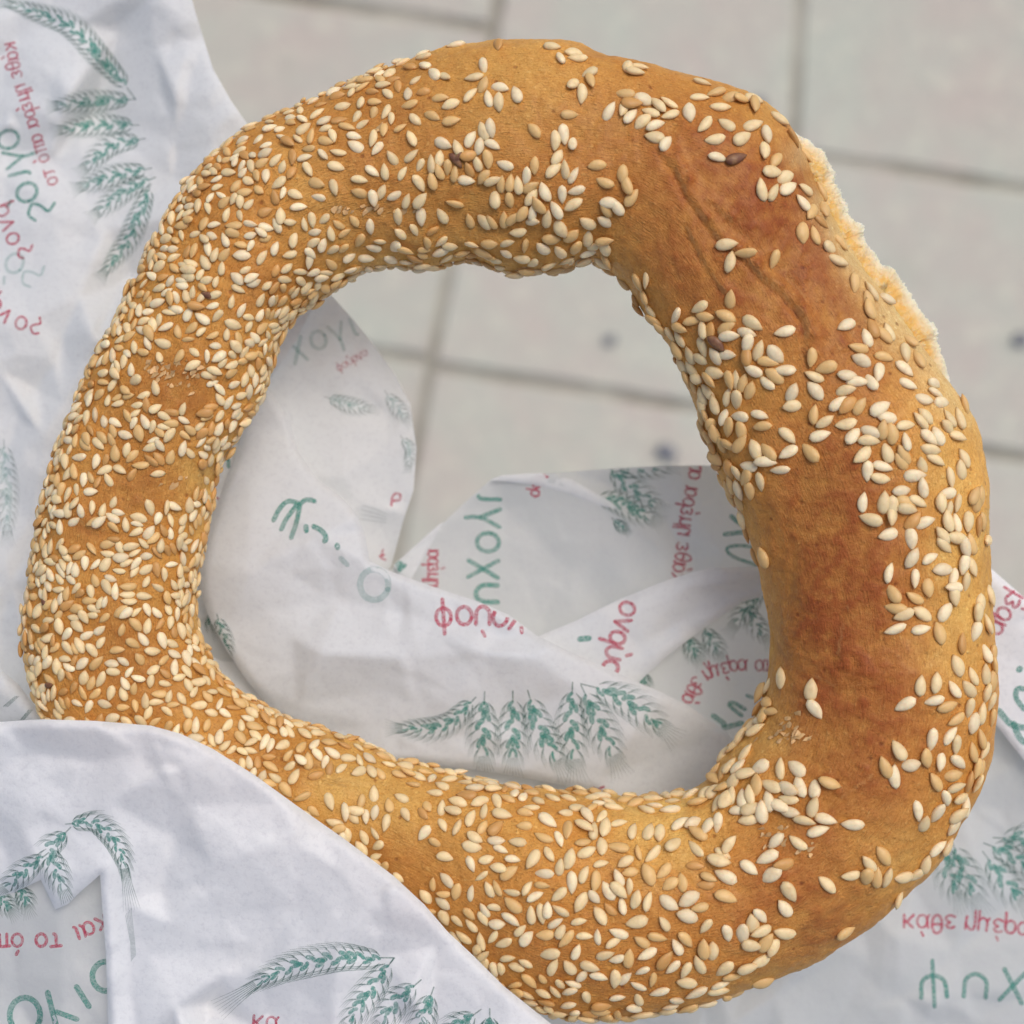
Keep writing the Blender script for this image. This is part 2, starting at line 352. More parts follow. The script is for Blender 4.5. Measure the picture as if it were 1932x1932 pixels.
# crust colours: golden, deeper brown on the baked crowns, pale at the soft sides
def blob(pts):
    w_ = np.zeros(PX.shape)
    for x, y, r, s in pts: w_ = 1 - (1 - w_) * (1 - min(s, .97) * .8 * np.exp(-((PX - x) ** 2 + (PY - y) ** 2) / (2 * r * r)))
    return w_
BROWN = [(1200,260,90,.5),(1330,330,90,.85),(1440,420,90,1),(1540,520,90,1),(1600,400,60,.6),(1500,300,80,.7),(1620,620,70,.8),(1560,700,70,.5),(1290,480,80,.55),(1350,560,70,.6),(1540,850,80,.8),(1600,960,80,.9),(1560,1060,90,1.1),(1520,1170,90,1.0),(1620,1180,90,.8),(1560,1290,90,.8),(1660,1380,90,.9),(1600,1500,90,.8),(1500,1650,80,.7),(1560,1740,80,.8),(1420,1790,90,.6),(1250,1800,100,.55),(1080,1850,80,.6),(950,1750,70,.5),(340,730,50,.9),(260,790,60,.5),(270,920,50,.9),(160,990,50,.6),(210,1190,60,.5),(280,1260,60,.4),(500,570,60,.6),(420,380,70,.5),(650,240,90,.35),(720,420,90,.5),(760,200,80,.4),(860,340,90,.3),(1060,280,90,.45),(960,380,70,.4),(230,1330,60,.5),(560,1440,60,.5),(700,1620,70,.45),(820,1650,60,.35),(1180,1400,60,0)]
YEL = [(1820,760,60,.9),(1790,900,50,.8),(1800,1050,40,.9),(1830,1150,45,1.1),(1790,1240,50,.7),(1850,1000,40,.9),(1700,600,50,1.0),(1640,500,40,.9),(1590,420,30,.8),(1460,210,50,.6),(640,1480,60,.9),(740,1500,50,.8),(880,1540,70,.4),(1240,1545,70,.9),(400,890,50,.8),(530,640,60,.6),(800,500,120,.4),(640,450,50,.35),(560,330,70,.3),(960,130,120,.35),(1690,1640,60,.5),(1560,1780,60,.2),(1450,1870,90,.5),(1440,1400,50,.5),(1300,1570,50,.6)]
G_, R_, Y_ = np.array([0.79, 0.365, 0.070]), np.array([0.38, 0.095, 0.017]), np.array([0.95, 0.58, 0.15])
nz = NRM[..., 2]
wB = np.clip(blob([(x, y, r * 1.15, s_ * .72) for x, y, r, s_ in BROWN]) * np.clip(0.2 + nz, 0, 1) * (1.08 + 0.5 * n2 + .25 * n1 + .35 * n3), 0, 1)
side_out = np.clip(0.55 - nz, 0, 1) * 0.9
wY = np.clip(blob(YEL) + side_out + 0.12 * n2, 0, 1) * (1 - wB * .7)
C = G_ + (R_ - G_) * wB[..., None]; C = C + (Y_ - C) * wY[..., None]
wP = np.clip(blob([(1560,385,26,.8),(1592,440,26,.9),(1620,480,28,1),(1650,520,30,1),(1690,585,34,1),(1730,640,34,.9),(1770,700,34,.8),(1800,760,34,.7),(1510,290,22,.5)]), 0, 1)
C = C + (np.array([0.95, 0.70, 0.30]) - C) * wP[..., None]
C *= (1 + 0.10 * n1 + 0.08 * n2)[..., None]
setcol(me, np.clip(C, 0, 1).reshape(-1, 3))
setcol(me, np.stack([np.clip(crease_pale, 0, 1), np.clip(crease_dark, 0, 1), crease_dark * 0], -1).reshape(-1, 3), 'crease_shading')  # crease edge light and groove shade, stored as colour
uvl = me.uv_layers.new(name='along')
li = np.empty(len(me.loops), dtype=np.int32); me.loops.foreach_get('vertex_index', li)
arc = (phi + math.pi)[:, None] * np.ones((1, NT)) * 1.0; sec = th[None] * np.ones((NA, 1)) * 0.2
uvv = np.stack([arc.ravel()[li], sec.ravel()[li]], -1)
# keep seams continuous enough: wrap the last row of quads
uq = uvv.reshape(-1, 4, 2)
for ax_, per in ((0, 2 * math.pi), (1, 2 * math.pi * 0.2)):
    mx = uq[:, :, ax_].max(1); w_ = (mx - uq[:, :, ax_].min(1)) > per / 2
    sub = uq[w_][:, :, ax_]; sub[sub < per / 2] += per; q = uq[:, :, ax_]; q[w_] = sub
uvl.data.foreach_set('uv', uq.reshape(-1).astype(np.float32))

bread = empty('bread_ring', 'golden brown bread ring covered in toasted sesame seeds, torn at its upper right edge', 'bread ring', (0, 0, Z0))
crust = link('crust', me, bread, M_CRUST)
bvh = BVHTree.FromPolygons([Vector(v) for v in V.reshape(-1, 3)], faces)
NSG = 1 if bvh.ray_cast(CAM, (P(1500, 1200, 0) - CAM).normalized())[1].z > 0 else -1; print('normal sign', NSG)
def at_px(x, y, tree, off=0.0):
    d_ = (P(x, y, 0) - CAM).normalized(); h = tree.ray_cast(CAM, d_)
    return h

# torn crumb bulging out below the crust edge
TL = [(1482,230),(1514,257),(1543,279),(1563,304),(1571,326),(1578,354),(1595,385),(1597,403),(1615,421),(1627,441),(1631,459),(1645,475),(1663,502),(1685,511),(1702,534),(1729,582),(1748,602),(1766,632),(1771,655),(1788,700),(1800,750)]
tl = np.array(TL, float); seg = np.r_[0, np.cumsum(np.hypot(*np.diff(tl, axis=0).T))]
NS, NC = 420, 64
sx = np.interp(np.linspace(0, seg[-1], NS), seg, tl[:, 0]); sy = np.interp(np.linspace(0, seg[-1], NS), seg, tl[:, 1])
vs, cols = [], []
for i in range(NS):
    t = i / (NS - 1); i0, i1 = max(i - 6, 0), min(i + 6, NS - 1)
    tx, ty = sx[i1] - sx[i0], sy[i1] - sy[i0]; l = math.hypot(tx, ty); nx, ny = ty / l, -tx / l      # outward (up right)
    env = min(1, min(t, 1 - t) * 5) ** .8
    rag = 6 * noise.noise(Vector((t * 26, 3, 1)))
    for j in range(NC):
        a = 2 * math.pi * j / NC
        r = 58 * env + 4
        lx = math.cos(a) * r - r + 1 + rag * env; lz = math.sin(a) * r * 1.2 - 16
        q = Vector((sx[i] * .02, sy[i] * .02, a * 1.2))
        f = noise.fractal(Vector((sx[i] + nx * lx, sy[i] + ny * lx, lz)) * 0.035, .6, 2.1, 5)
        f2 = noise.noise(Vector((sx[i] + nx * lx, sy[i] + ny * lx, lz)) * 0.22)
        q3 = Vector((sx[i] + nx * lx, sy[i] + ny * lx, lz)); k = (6 * f + 3.0 * f2 + 3.8 * abs(noise.noise(q3 * .13 + Vector((5, 9, 2)))) + 3.0 * max(0, noise.noise(q3 * .5)) ) * env
        lx += math.cos(a) * k; lz += math.sin(a) * k
        vs.append(Vector(((sx[i] + nx * lx - 966) * U, -(sy[i] + ny * lx - 966) * U, Z0 + lz * U)))
        edge = max(0, min(1, (lx + 34) / 34)); b = np.array([.88, .52, .15]) * (1 - edge) + np.array([.95, .88, .66]) * edge
        cols.append(b)
fs = [(i * NC + j, i * NC + (j + 1) % NC, (i + 1) * NC + (j + 1) % NC, (i + 1) * NC + j) for i in range(NS - 1) for j in range(NC)]
fs.append(tuple(range(NC))[::-1]); fs.append(tuple((NS - 1) * NC + j for j in range(NC)))
cm = mesh('torn_crumb', vs, fs); setcol(cm, np.array(cols))
tc = link('torn_crumb', cm, bread, M_CRUMB); tc['label'] = 'pale torn crumb showing along the outer right edge'

# ------------------------------------------------------------------ wrapping paper
paper = empty('wrapping_paper', 'crumpled white wrapping paper with green wheat ears and red Greek lettering around the bread', 'wrapping paper', (0, 0, Z0))
def resample(pts, step):
    out = []
    n_ = len(pts)
    for k in range(n_):
        a, b = np.array(pts[k], float), np.array(pts[(k + 1) % n_], float)
        m_ = max(1, int(np.hypot(*(b - a)[:2]) / step))
        for t in range(m_): out.append(a + (b - a) * t / m_)
    return np.array(out)
def inside(pts, poly):
    x, y = pts[:, 0], pts[:, 1]; c = np.zeros(len(pts), bool); n_ = len(poly)
    for k in range(n_):
        x1, y1 = poly[k][:2]; x2, y2 = poly[(k + 1) % n_][:2]
        if y1 == y2: continue
        c ^= ((y1 > y) != (y2 > y)) & (x < (x2 - x1) * (y - y1) / (y2 - y1) + x1)
    return c
PB = {}
def sheet(name, outline, ctrl=(), ridges=(), amp=10, pitch=110, curl=0.0, curlw=16, seed=1, step=7.5, mat=None, parent=None, sm=1, wave=0.0, crinkle=3.4):
    r = np.random.default_rng(seed)
    ol = np.array(outline, float)
    base = np.vstack([resample([tuple(o) for o in outline], 60), np.array(ctrl, float).reshape(-1, 3)])
    def zb(q):
        d2 = ((q[:, None, :2] - base[None, :, :2]) ** 2).sum(-1) + 400.0
        w_ = d2 ** -1.6; return (w_ * base[None, :, 2]).sum(1) / w_.sum(1)
    x0, y0 = ol[:, :2].min(0) - 60; x1, y1 = ol[:, :2].max(0) + 60
    gx, gy = np.meshgrid(np.arange(x0, x1 + pitch, pitch), np.arange(y0, y1 + pitch, pitch))
    rp = np.stack([gx.ravel(), gy.ravel()], -1); rp = rp + r.uniform(-.45, .45, rp.shape) * pitch
    rz = zb(rp) + r.normal(0, 1, len(rp)) * amp * 1.35
    cp = [tuple(p) for p in rp]; cz = list(rz); ce = []
    # keep random facets away from deliberate folds
    rid = [(x, y, dz) for line in ridges for x, y, dz in line]
    if rid:
        ra_ = np.array(rid); keep = [k for k in range(len(cp)) if np.min(np.hypot(ra_[:, 0] - cp[k][0], ra_[:, 1] - cp[k][1])) > pitch * .42]
        cp = [cp[k] for k in keep]; cz = [cz[k] for k in keep]
    for line in ridges:
        s0 = len(cp)
        for x, y, dz in line: cp.append((x, y)); cz.append(float(zb(np.array([[x, y]]))[0]) + dz)
        ce += [(s0 + k, s0 + k + 1) for k in range(len(line) - 1)]
    res = delaunay_2d_cdt([Vector(c) for c in cp], ce, [], 0, 1e-4)
    vv, ff, orig = res[0], res[2], res[3]
    zz = []
    for k, v in enumerate(vv):
        o_ = [i for i in orig[k] if i < len(cz)]
        zz.append(cz[o_[0]] if o_ else float(zb(np.array([[v.x, v.y]]))[0]))
    coarse = BVHTree.FromPolygons([Vector((v.x, v.y, z)) for v, z in zip(vv, zz)], [tuple(f) for f in ff])
    # fine mesh
    bd = resample([tuple(o[:2]) for o in outline], step)
    gx, gy = np.meshgrid(np.arange(x0, x1, step), np.arange(y0, y1, step * .87)); gx = gx + (np.arange(gx.shape[0]) % 2)[:, None] * step / 2
    gp = np.stack([gx.ravel(), gy.ravel()], -1) + r.uniform(-.12, .12, (gx.size, 2)) * step
    gp = gp[inside(gp, bd)]
    # drop points too near the edge
    keep = np.ones(len(gp), bool); db = np.full(len(gp), 1e9)
    for k in range(len(bd)):
        a, b = bd[k], bd[(k + 1) % len(bd)]
        e = b - a; t = np.clip(((gp - a) @ e) / max(e @ e, 1e-9), 0, 1); d_ = np.hypot(*(gp - a - t[:, None] * e).T); db = np.minimum(db, d_)
    gp = gp[db > step * .5]; db = db[db > step * .5]
    allp = np.vstack([bd, gp]); dist = np.r_[np.zeros(len(bd)), db]; nb = len(bd)
    res = delaunay_2d_cdt([Vector(p) for p in allp], [(k, (k + 1) % nb) for k in range(nb)], [], 1, 1e-5)
    vv, ff = res[0], res[2]
    pts = np.array([(v.x, v.y) for v in vv])
    dd = np.array([min([dist[i] for i in o_ if i < len(dist)] or [0]) for o_ in res[3]])
    z = np.empty(len(pts))
    zbv = zb(pts) if len(pts) < 6000 else np.concatenate([zb(pts[k:k + 4000]) for k in range(0, len(pts), 4000)])
    for k, p in enumerate(pts):
        h = coarse.ray_cast(Vector((p[0], p[1], 3000)), Vector((0, 0, -1)))
        z[k] = h[0].z if h[0] is not None else zbv[k]
    fx, fy = np.meshgrid(np.arange(x0 - 50, x1 + 100, 44), np.arange(y0 - 50, y1 + 100, 44))
    fp = np.stack([fx.ravel(), fy.ravel()], -1) + r.uniform(-.48, .48, (fx.size, 2)) * 44
    fz = r.normal(0, 1, len(fp)) * crinkle * (0.35 + 1.3 * np.array([max(0, noise.noise(Vector((q[0] * .006, q[1] * .006, seed * 1.7))) + .35) for q in fp]))
    fr = delaunay_2d_cdt([Vector(q) for q in fp], [], [], 0, 1e-4)
    fineb = BVHTree.FromPolygons([Vector((v.x, v.y, fz[fr[3][k][0]])) for k, v in enumerate(fr[0])], [tuple(f) for f in fr[2]])
    fadd = np.zeros(len(pts))
    for k, p in enumerate(pts):
        h = fineb.ray_cast(Vector((p[0], p[1], 500)), Vector((0, 0, -1)))
        if h[0] is not None: fadd[k] = h[0].z
    adj = [[] for _ in pts]
    for f in ff:
        for a, b in zip(f, f[1:] + f[:1]): adj[a].append(b); adj[b].append(a)
    for _ in range(sm):
        z = np.array([0.5 * z[k] + 0.5 * (sum(z[a] for a in adj[k]) / len(adj[k]) if adj[k] else z[k]) for k in range(len(z))])
    z = z + fadd
    for k, p in enumerate(pts):
        z[k] += 1.0 * noise.fractal(Vector((p[0] * .018, p[1] * .018, seed * 3.3)), .8, 2, 3) + wave * noise.noise(Vector((p[0] * .006, p[1] * .006, seed)))
    z -= curl * np.clip(1 - dd / curlw, 0, 1) ** 2
    W = [P(p[0], p[1], zz_) for p, zz_ in zip(pts, z)]
    me = mesh(name, W, [tuple(f) for f in ff])
    if sum(p.normal.z for p in me.polygons) < 0: me.flip_normals()
    o = link(name, me, parent or paper, mat or M_PAPER)
    PB[name] = (BVHTree.FromPolygons(W, [tuple(f) for f in ff]), o)
    return o

sheet('left_sheet', [(-160,-160,-330),(320,-160,-260),(352,-40,-250),(368,20,-248),(380,60,-246),(402,130,-240),(436,190,-232),(472,242,-226),(560,340,-222),(640,480,-225),(560,640,-225),(480,760,-222),(440,860,-224),(470,980,-226),(480,1150,-228),(540,1300,-230),(560,1440,-230),(300,1500,-200),(-160,1500,-180)],
      ctrl=[(60,300,-330),(200,420,-300),(100,700,-250),(250,120,-330),(60,1000,-215),(60,1200,-210)],
      ridges=[[(285,-20,20),(292,90,26),(330,180,30),(400,250,8)],[(100,40,-10),(210,5,14),(285,-10,20)],[(292,92,26),(220,60,-6),(150,45,6)],[(292,92,26),(330,260,-16),(330,340,-20)],
              [(110,460,30),(150,560,36),(100,680,12),(70,740,-20)],[(60,600,28),(110,640,8),(120,760,24)],[(0,700,10),(80,820,30),(60,980,-10),(20,1100,16)],[(350,200,0),(440,210,16)],[(0,1200,-14),(60,1250,22),(85,1340,8)]],
      amp=19, pitch=110, seed=11, crinkle=4.2, mat=M_PAPER, curl=6, curlw=20)
sheet('back_flap', [(470,600,-250),(560,520,-290),(628,560,-310),(668,605,-312),(705,650,-312),(745,706,-308),(774,762,-300),(786,845,-292),(780,925,-300),(760,985,-315),(738,1070,-330),(700,1110,-325),(600,1110,-300),(480,1000,-240),(420,860,-235)],
      ctrl=[(640,800,-300),(600,700,-300),(560,860,-275),(640,960,-290)], ridges=[[(560,760,0),(640,760,14),(740,770,4)],[(728,840,10),(742,960,16),(722,1050,0)],[(620,600,16),(660,700,12),(730,790,0)]],
      amp=10, pitch=100, seed=5, mat=M_PAPER, curl=10, curlw=22)
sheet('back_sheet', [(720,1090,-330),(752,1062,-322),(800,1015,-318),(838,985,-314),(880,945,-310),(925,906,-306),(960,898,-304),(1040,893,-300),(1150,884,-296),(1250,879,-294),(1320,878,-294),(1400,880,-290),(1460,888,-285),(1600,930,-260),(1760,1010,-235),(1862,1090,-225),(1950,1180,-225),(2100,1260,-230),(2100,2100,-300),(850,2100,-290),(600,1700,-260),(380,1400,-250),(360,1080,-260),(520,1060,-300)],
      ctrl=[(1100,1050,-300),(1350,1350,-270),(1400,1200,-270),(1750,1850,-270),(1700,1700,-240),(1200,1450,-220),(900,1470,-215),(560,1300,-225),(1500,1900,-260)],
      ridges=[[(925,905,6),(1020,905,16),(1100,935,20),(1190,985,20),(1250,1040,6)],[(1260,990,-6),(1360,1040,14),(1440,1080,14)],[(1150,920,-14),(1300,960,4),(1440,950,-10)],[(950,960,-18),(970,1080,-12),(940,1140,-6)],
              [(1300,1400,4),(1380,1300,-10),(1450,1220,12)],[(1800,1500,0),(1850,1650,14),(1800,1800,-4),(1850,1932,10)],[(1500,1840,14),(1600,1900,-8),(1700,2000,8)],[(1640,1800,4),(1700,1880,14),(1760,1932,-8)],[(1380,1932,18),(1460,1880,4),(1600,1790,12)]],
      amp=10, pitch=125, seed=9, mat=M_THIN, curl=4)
sheet('crossing_fold', [(980,1215,-205),(1085,1172,-210),(1170,1130,-215),(1260,1094,-218),(1312,1078,-218),(1345,1071,-216),(1442,1068,-216),(1560,1090,-216),(1560,1150,-222),(1450,1122,-226),(1400,1136,-226),(1335,1180,-226),(1262,1235,-222),(1215,1278,-215),(1190,1305,-205),(1110,1290,-190)],
      ridges=[[(1150,1180,4),(1290,1110,14),(1440,1090,10)],[(1180,1260,6),(1290,1170,-4),(1420,1110,2)]], amp=4, pitch=90, seed=3, mat=M_PAPER, curl=7, curlw=14, step=7)
sheet('turned_edge', [(925,905,-285),(948,896,-282),(1020,892,-280),(1080,905,-280),(1150,945,-282),(1210,995,-284),(1255,1050,-288),(1215,1015,-284),(1150,972,-282),(1080,935,-280),(1010,915,-280)],
      amp=2, pitch=80, seed=8, crinkle=.5, mat=M_PAPER, curl=4, curlw=8, step=5)
sheet('turned_edge', [(742,1066,-300),(782,1030,-298),(812,1003,-296),(836,984,-296),(822,1012,-292),(800,1050,-288),(776,1094,-284),(758,1092,-286)],
      amp=2, pitch=60, seed=18, crinkle=.5, mat=M_PAPER, curl=4, curlw=8, step=5)
sheet('front_flap', [(470,700,-205),(515,742,-200),(546,790,-195),(562,850,-188),(600,905,-178),(642,936,-168),(672,968,-158),(688,1005,-152),(697,1058,-140),(742,1080,-128),(820,1108,-120),(900,1134,-112),(960,1160,-112),(1015,1200,-120),(1080,1232,-128),(1150,1262,-134),(1205,1288,-140),(1248,1306,-165),(1300,1332,-205),(1370,1380,-240),(1430,1450,-250),(1400,1540,-250),(1250,1570,-235),(1175,1530,-215),(1120,1492,-190),(1040,1477,-180),(960,1462,-172),(850,1446,-168),(760,1438,-166),(690,1440,-172),(600,1400,-190),(520,1346,-186),(470,1290,-180),(430,1230,-176),(396,1170,-174),(378,1120,-174),(376,1070,-178),(392,1000,-182),(420,920,-188),(445,860,-192),(460,800,-198)],
      ctrl=[(620,1250,-130),(800,1250,-120),(560,1080,-120),(950,1380,-150),(480,1100,-150),(1050,1300,-125)],
      ridges=[[(565,985,10),(600,1012,16),(650,1040,20),(700,1064,12)],[(545,990,-2),(470,1080,14),(440,1180,4)],[(780,1240,-6),(900,1230,16),(1010,1240,24),(1090,1300,4)],[(755,1240,8),(780,1330,-10),(830,1400,4)],[(640,1130,-22),(820,1170,-10),(960,1200,-14)],[(470,900,6),(560,960,0)],[(1250,1318,4),(1190,1390,16),(1130,1470,12)],[(560,1330,10),(700,1370,-8),(860,1420,6)]],
      amp=11, pitch=130, seed=21, mat=M_PAPER, crinkle=2.6, curl=14, curlw=16, step=7.5)
sheet('right_flap', [(1800,1030,-190),(1858,1062,-185),(1908,1106,-180),(1960,1150,-175),(2100,1220,-180),(2100,1620,-190),(1990,1490,-190),(1932,1434,-192),(1878,1366,-196),(1820,1280,-198),(1780,1150,-196)],
      ridges=[[(1860,1090,4),(1900,1120,10),(1960,1150,0)]], amp=5, pitch=120, seed=31, crinkle=1.2, mat=mat_paper('wax_paper_bright', 0.0, 0.2, (0.90, 0.90, 0.905)), curl=8, curlw=12)
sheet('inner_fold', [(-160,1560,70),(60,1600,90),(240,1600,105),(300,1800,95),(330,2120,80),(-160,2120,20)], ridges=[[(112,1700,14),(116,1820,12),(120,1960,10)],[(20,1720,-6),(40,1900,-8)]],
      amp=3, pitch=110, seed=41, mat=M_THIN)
sheet('left_curl', [(-160,1180,-120),(0,1262,-60),(34,1290,-40),(58,1322,-40),(82,1352,-60),(110,1400,-90),(60,1440,-120),(-160,1440,-120)], ridges=[[(0,1300,14),(50,1345,10)]], amp=4, pitch=60, seed=51, curl=14, curlw=16, step=6)
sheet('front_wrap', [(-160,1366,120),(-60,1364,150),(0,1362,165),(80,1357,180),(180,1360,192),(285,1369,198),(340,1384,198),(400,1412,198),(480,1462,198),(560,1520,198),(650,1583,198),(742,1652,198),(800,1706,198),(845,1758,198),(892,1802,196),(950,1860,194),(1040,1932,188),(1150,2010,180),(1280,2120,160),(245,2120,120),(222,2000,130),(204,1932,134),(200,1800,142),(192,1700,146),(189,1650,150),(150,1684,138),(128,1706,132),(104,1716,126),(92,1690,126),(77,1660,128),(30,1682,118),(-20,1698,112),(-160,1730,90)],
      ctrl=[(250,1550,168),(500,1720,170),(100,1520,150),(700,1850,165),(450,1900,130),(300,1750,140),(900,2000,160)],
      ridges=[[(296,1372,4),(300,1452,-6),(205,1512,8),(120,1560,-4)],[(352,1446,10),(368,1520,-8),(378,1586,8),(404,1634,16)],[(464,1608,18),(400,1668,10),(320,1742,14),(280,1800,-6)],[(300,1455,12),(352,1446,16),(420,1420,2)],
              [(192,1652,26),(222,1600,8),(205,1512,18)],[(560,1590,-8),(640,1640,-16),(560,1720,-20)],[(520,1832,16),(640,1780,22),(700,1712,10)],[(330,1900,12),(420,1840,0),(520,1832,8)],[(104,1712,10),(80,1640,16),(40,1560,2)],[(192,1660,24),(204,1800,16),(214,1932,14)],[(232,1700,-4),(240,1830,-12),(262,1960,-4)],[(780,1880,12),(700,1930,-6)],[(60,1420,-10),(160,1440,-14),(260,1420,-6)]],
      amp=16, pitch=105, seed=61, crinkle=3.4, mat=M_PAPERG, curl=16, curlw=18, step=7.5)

# ------------------------------------------------------------------ print on the paper
INKS = {}
ITEM = ['mark', 0]
def item(kind): ITEM[0] = kind; ITEM[1] += 1
def ribbon(sheetname, pts, wd, ink, dense=1, taper=False):
    tree, _ = PB[sheetname]; buf = INKS.setdefault((sheetname, ITEM[0], ITEM[1]), ([], [], []))
    pts = np.array(pts, float)
    seg = np.r_[0, np.cumsum(np.hypot(*np.diff(pts, axis=0).T))]; L = seg[-1]
    if L < .5: return
    m_ = max(2, int(L / 4) + 1); t = np.linspace(0, L, m_)
    x, y = np.interp(t, seg, pts[:, 0]), np.interp(t, seg, pts[:, 1])
    tx, ty = np.gradient(x), np.gradient(y); l = np.hypot(tx, ty) + 1e-9; nx, ny = -ty / l, tx / l
    h = np.full(m_, wd / 2.0)
    if taper: h = h * (1 - 0.75 * np.linspace(0, 1, m_))
    # rounded ends
    ex, ey = tx / l, ty / l
    xs = np.r_[x[0] - ex[0] * h[0] * .8, x, x[-1] + ex[-1] * h[-1] * .8]; ys = np.r_[y[0] - ey[0] * h[0] * .8, y, y[-1] + ey[-1] * h[-1] * .8]
    nx, ny = np.r_[nx[0], nx, nx[-1]], np.r_[ny[0], ny, ny[-1]]; h = np.r_[h[0] * .45, h, h[-1] * .45]
    prev = None
    for k in range(len(xs)):
        row = []
        for s in (-1, 1):
            hit = at_px(xs[k] + nx[k] * h[k] * s, ys[k] + ny[k] * h[k] * s, tree)[0]
            if hit is None: row = None; break
            row.append(hit + (CAM - hit).normalized() * 0.9 * U)
        if row is None: prev = None; continue
        i0 = len(buf[0]); buf[0].extend(row)
        if prev is not None: buf[1].append((prev, prev + 1, i0 + 1, i0)); buf[2].append((ink, dense))
        prev = i0
def curve(pts, n_=10):
    pts = [np.array(p, float) for p in pts]
    if len(pts) < 3: return pts
    out = []; e = [2 * pts[0] - pts[1]] + pts + [2 * pts[-1] - pts[-2]]
    for k in range(1, len(e) - 2):
        for j in range(n_):
            t = j / n_; a, b, c, d_ = e[k - 1:k + 3]
            out.append(0.5 * ((2 * b) + (-a + c) * t + (2 * a - 5 * b + 4 * c - d_) * t * t + (-a + 3 * b - 3 * c + d_) * t ** 3))
    out.append(pts[-1]); return out
def ring(cx, cy, rx, ry): return [(cx + rx * math.cos(a), cy + ry * math.sin(a)) for a in np.linspace(0.3, 0.3 + 2 * math.pi, 18)]
GL = {'κ': (.85, [[(0, 1), (0, 0)], [(.7, 1), (.05, .45)], [(.25, .55), (.75, 0)]]),
      'α': (1.0, [ring(.4, .5, .4, .5), [(.88, 1), (.8, .3), (.98, 0)]]), 'θ': (.85, [ring(.4, .72, .4, .74), [(.04, .72), (.76, .72)]]),
      'ε': (.8, [[(.75, .9), (.4, 1), (.1, .8), (.4, .55)], [(.4, .55), (.05, .3), (.35, 0), (.8, .12)]]),
      'η': (.85, [[(0, 1), (.05, 0)], [(.05, .7), (.4, 1), (.7, .8), (.7, -.5)]]),
      'μ': (.95, [[(0, 1), (0, -.5)], [(0, .25), (.3, 0), (.65, .25), (.65, 1)], [(.65, .3), (.82, 0)]]),
      'ρ': (.9, [ring(.42, .5, .4, .5), [(.02, .5), (0, -.6)]]), 'π': (1.05, [[(-.1, .95), (.95, 1)], [(.15, .95), (.12, 0)], [(.7, .95), (.72, 0)]]),
      'ο': (.9, [ring(.42, .5, .42, .5)]), 'τ': (.85, [[(-.05, .95), (.8, 1)], [(.35, .95), (.35, .15), (.52, 0)]]),
      'ι': (.4, [[(.12, 1), (.12, .15), (.25, 0)]]), 'φ': (.95, [ring(.42, .5, .42, .5), [(.42, 1.45), (.42, -.5)]]),
      'υ': (.9, [[(0, 1), (.05, .25), (.4, 0), (.75, .3), (.75, 1)]]), 'ν': (.85, [[(0, 1), (.35, 0)], [(.35, 0), (.75, 1)]]),
      'ς': (.8, [[(.8, .85), (.4, 1), (.05, .6), (.3, .3), (.7, .1), (.5, -.35)]]),
      'ψ': (1.1, [[(0, 1), (.05, .3), (.42, .05), (.8, .3), (.88, 1)], [(.44, 1.4), (.42, -.6)]]),
      'χ': (.95, [[(0, 1), (.75, -.35)], [(.78, 1), (0, -.35)]]), 'γ': (.9, [[(0, 1), (.4, .1), (.38, -.55)], [(.8, 1), (.4, .1)]]), ' ': (.55, [])}
ACC = {'ά': 'α', 'έ': 'ε', 'ύ': 'υ', 'ό': 'ο', 'ή': 'η'}
def text(sh, s, path, h, wd, ink, dense=1, flip=True, track=.28, wscale=1.0):
    pth = np.array(path, float); seg = np.r_[0, np.cumsum(np.hypot(*np.diff(pth, axis=0).T))]; adv = 0.0
    for ch in s:
        acc = ch in ACC; w_, strokes = GL[ACC.get(ch, ch)]
        mid = min(adv + w_ * h * wscale / 2, seg[-1]); a = np.array([np.interp(mid, seg, pth[:, 0]), np.interp(mid, seg, pth[:, 1])])
        b = np.array([np.interp(min(mid + 3, seg[-1]), seg, pth[:, 0]), np.interp(min(mid + 3, seg[-1]), seg, pth[:, 1])]); c = np.array([np.interp(mid - 3, seg, pth[:, 0]), np.interp(mid - 3, seg, pth[:, 1])])
        d_ = (b - c) / (np.hypot(*(b - c)) + 1e-9)
        if adv > seg[-1]: break
        up_ = np.array([d_[1], -d_[0]]) * (-1 if flip else 1); o_ = a - d_ * w_ * h * wscale / 2
        st_ = list(strokes)
        if acc: st_ = st_ + [[(.35, 1.35), (.5, 1.65)]]
        item('printed_letter')
        for stt in st_:
            q = [o_ + d_ * p[0] * h * wscale + up_ * p[1] * h for p in stt]
            ribbon(sh, curve(q, 6) if len(q) < 12 else q, wd * random.uniform(.9, 1.1), ink, dense)
        adv += (w_ + track) * h * wscale
    item('printed_stroke')
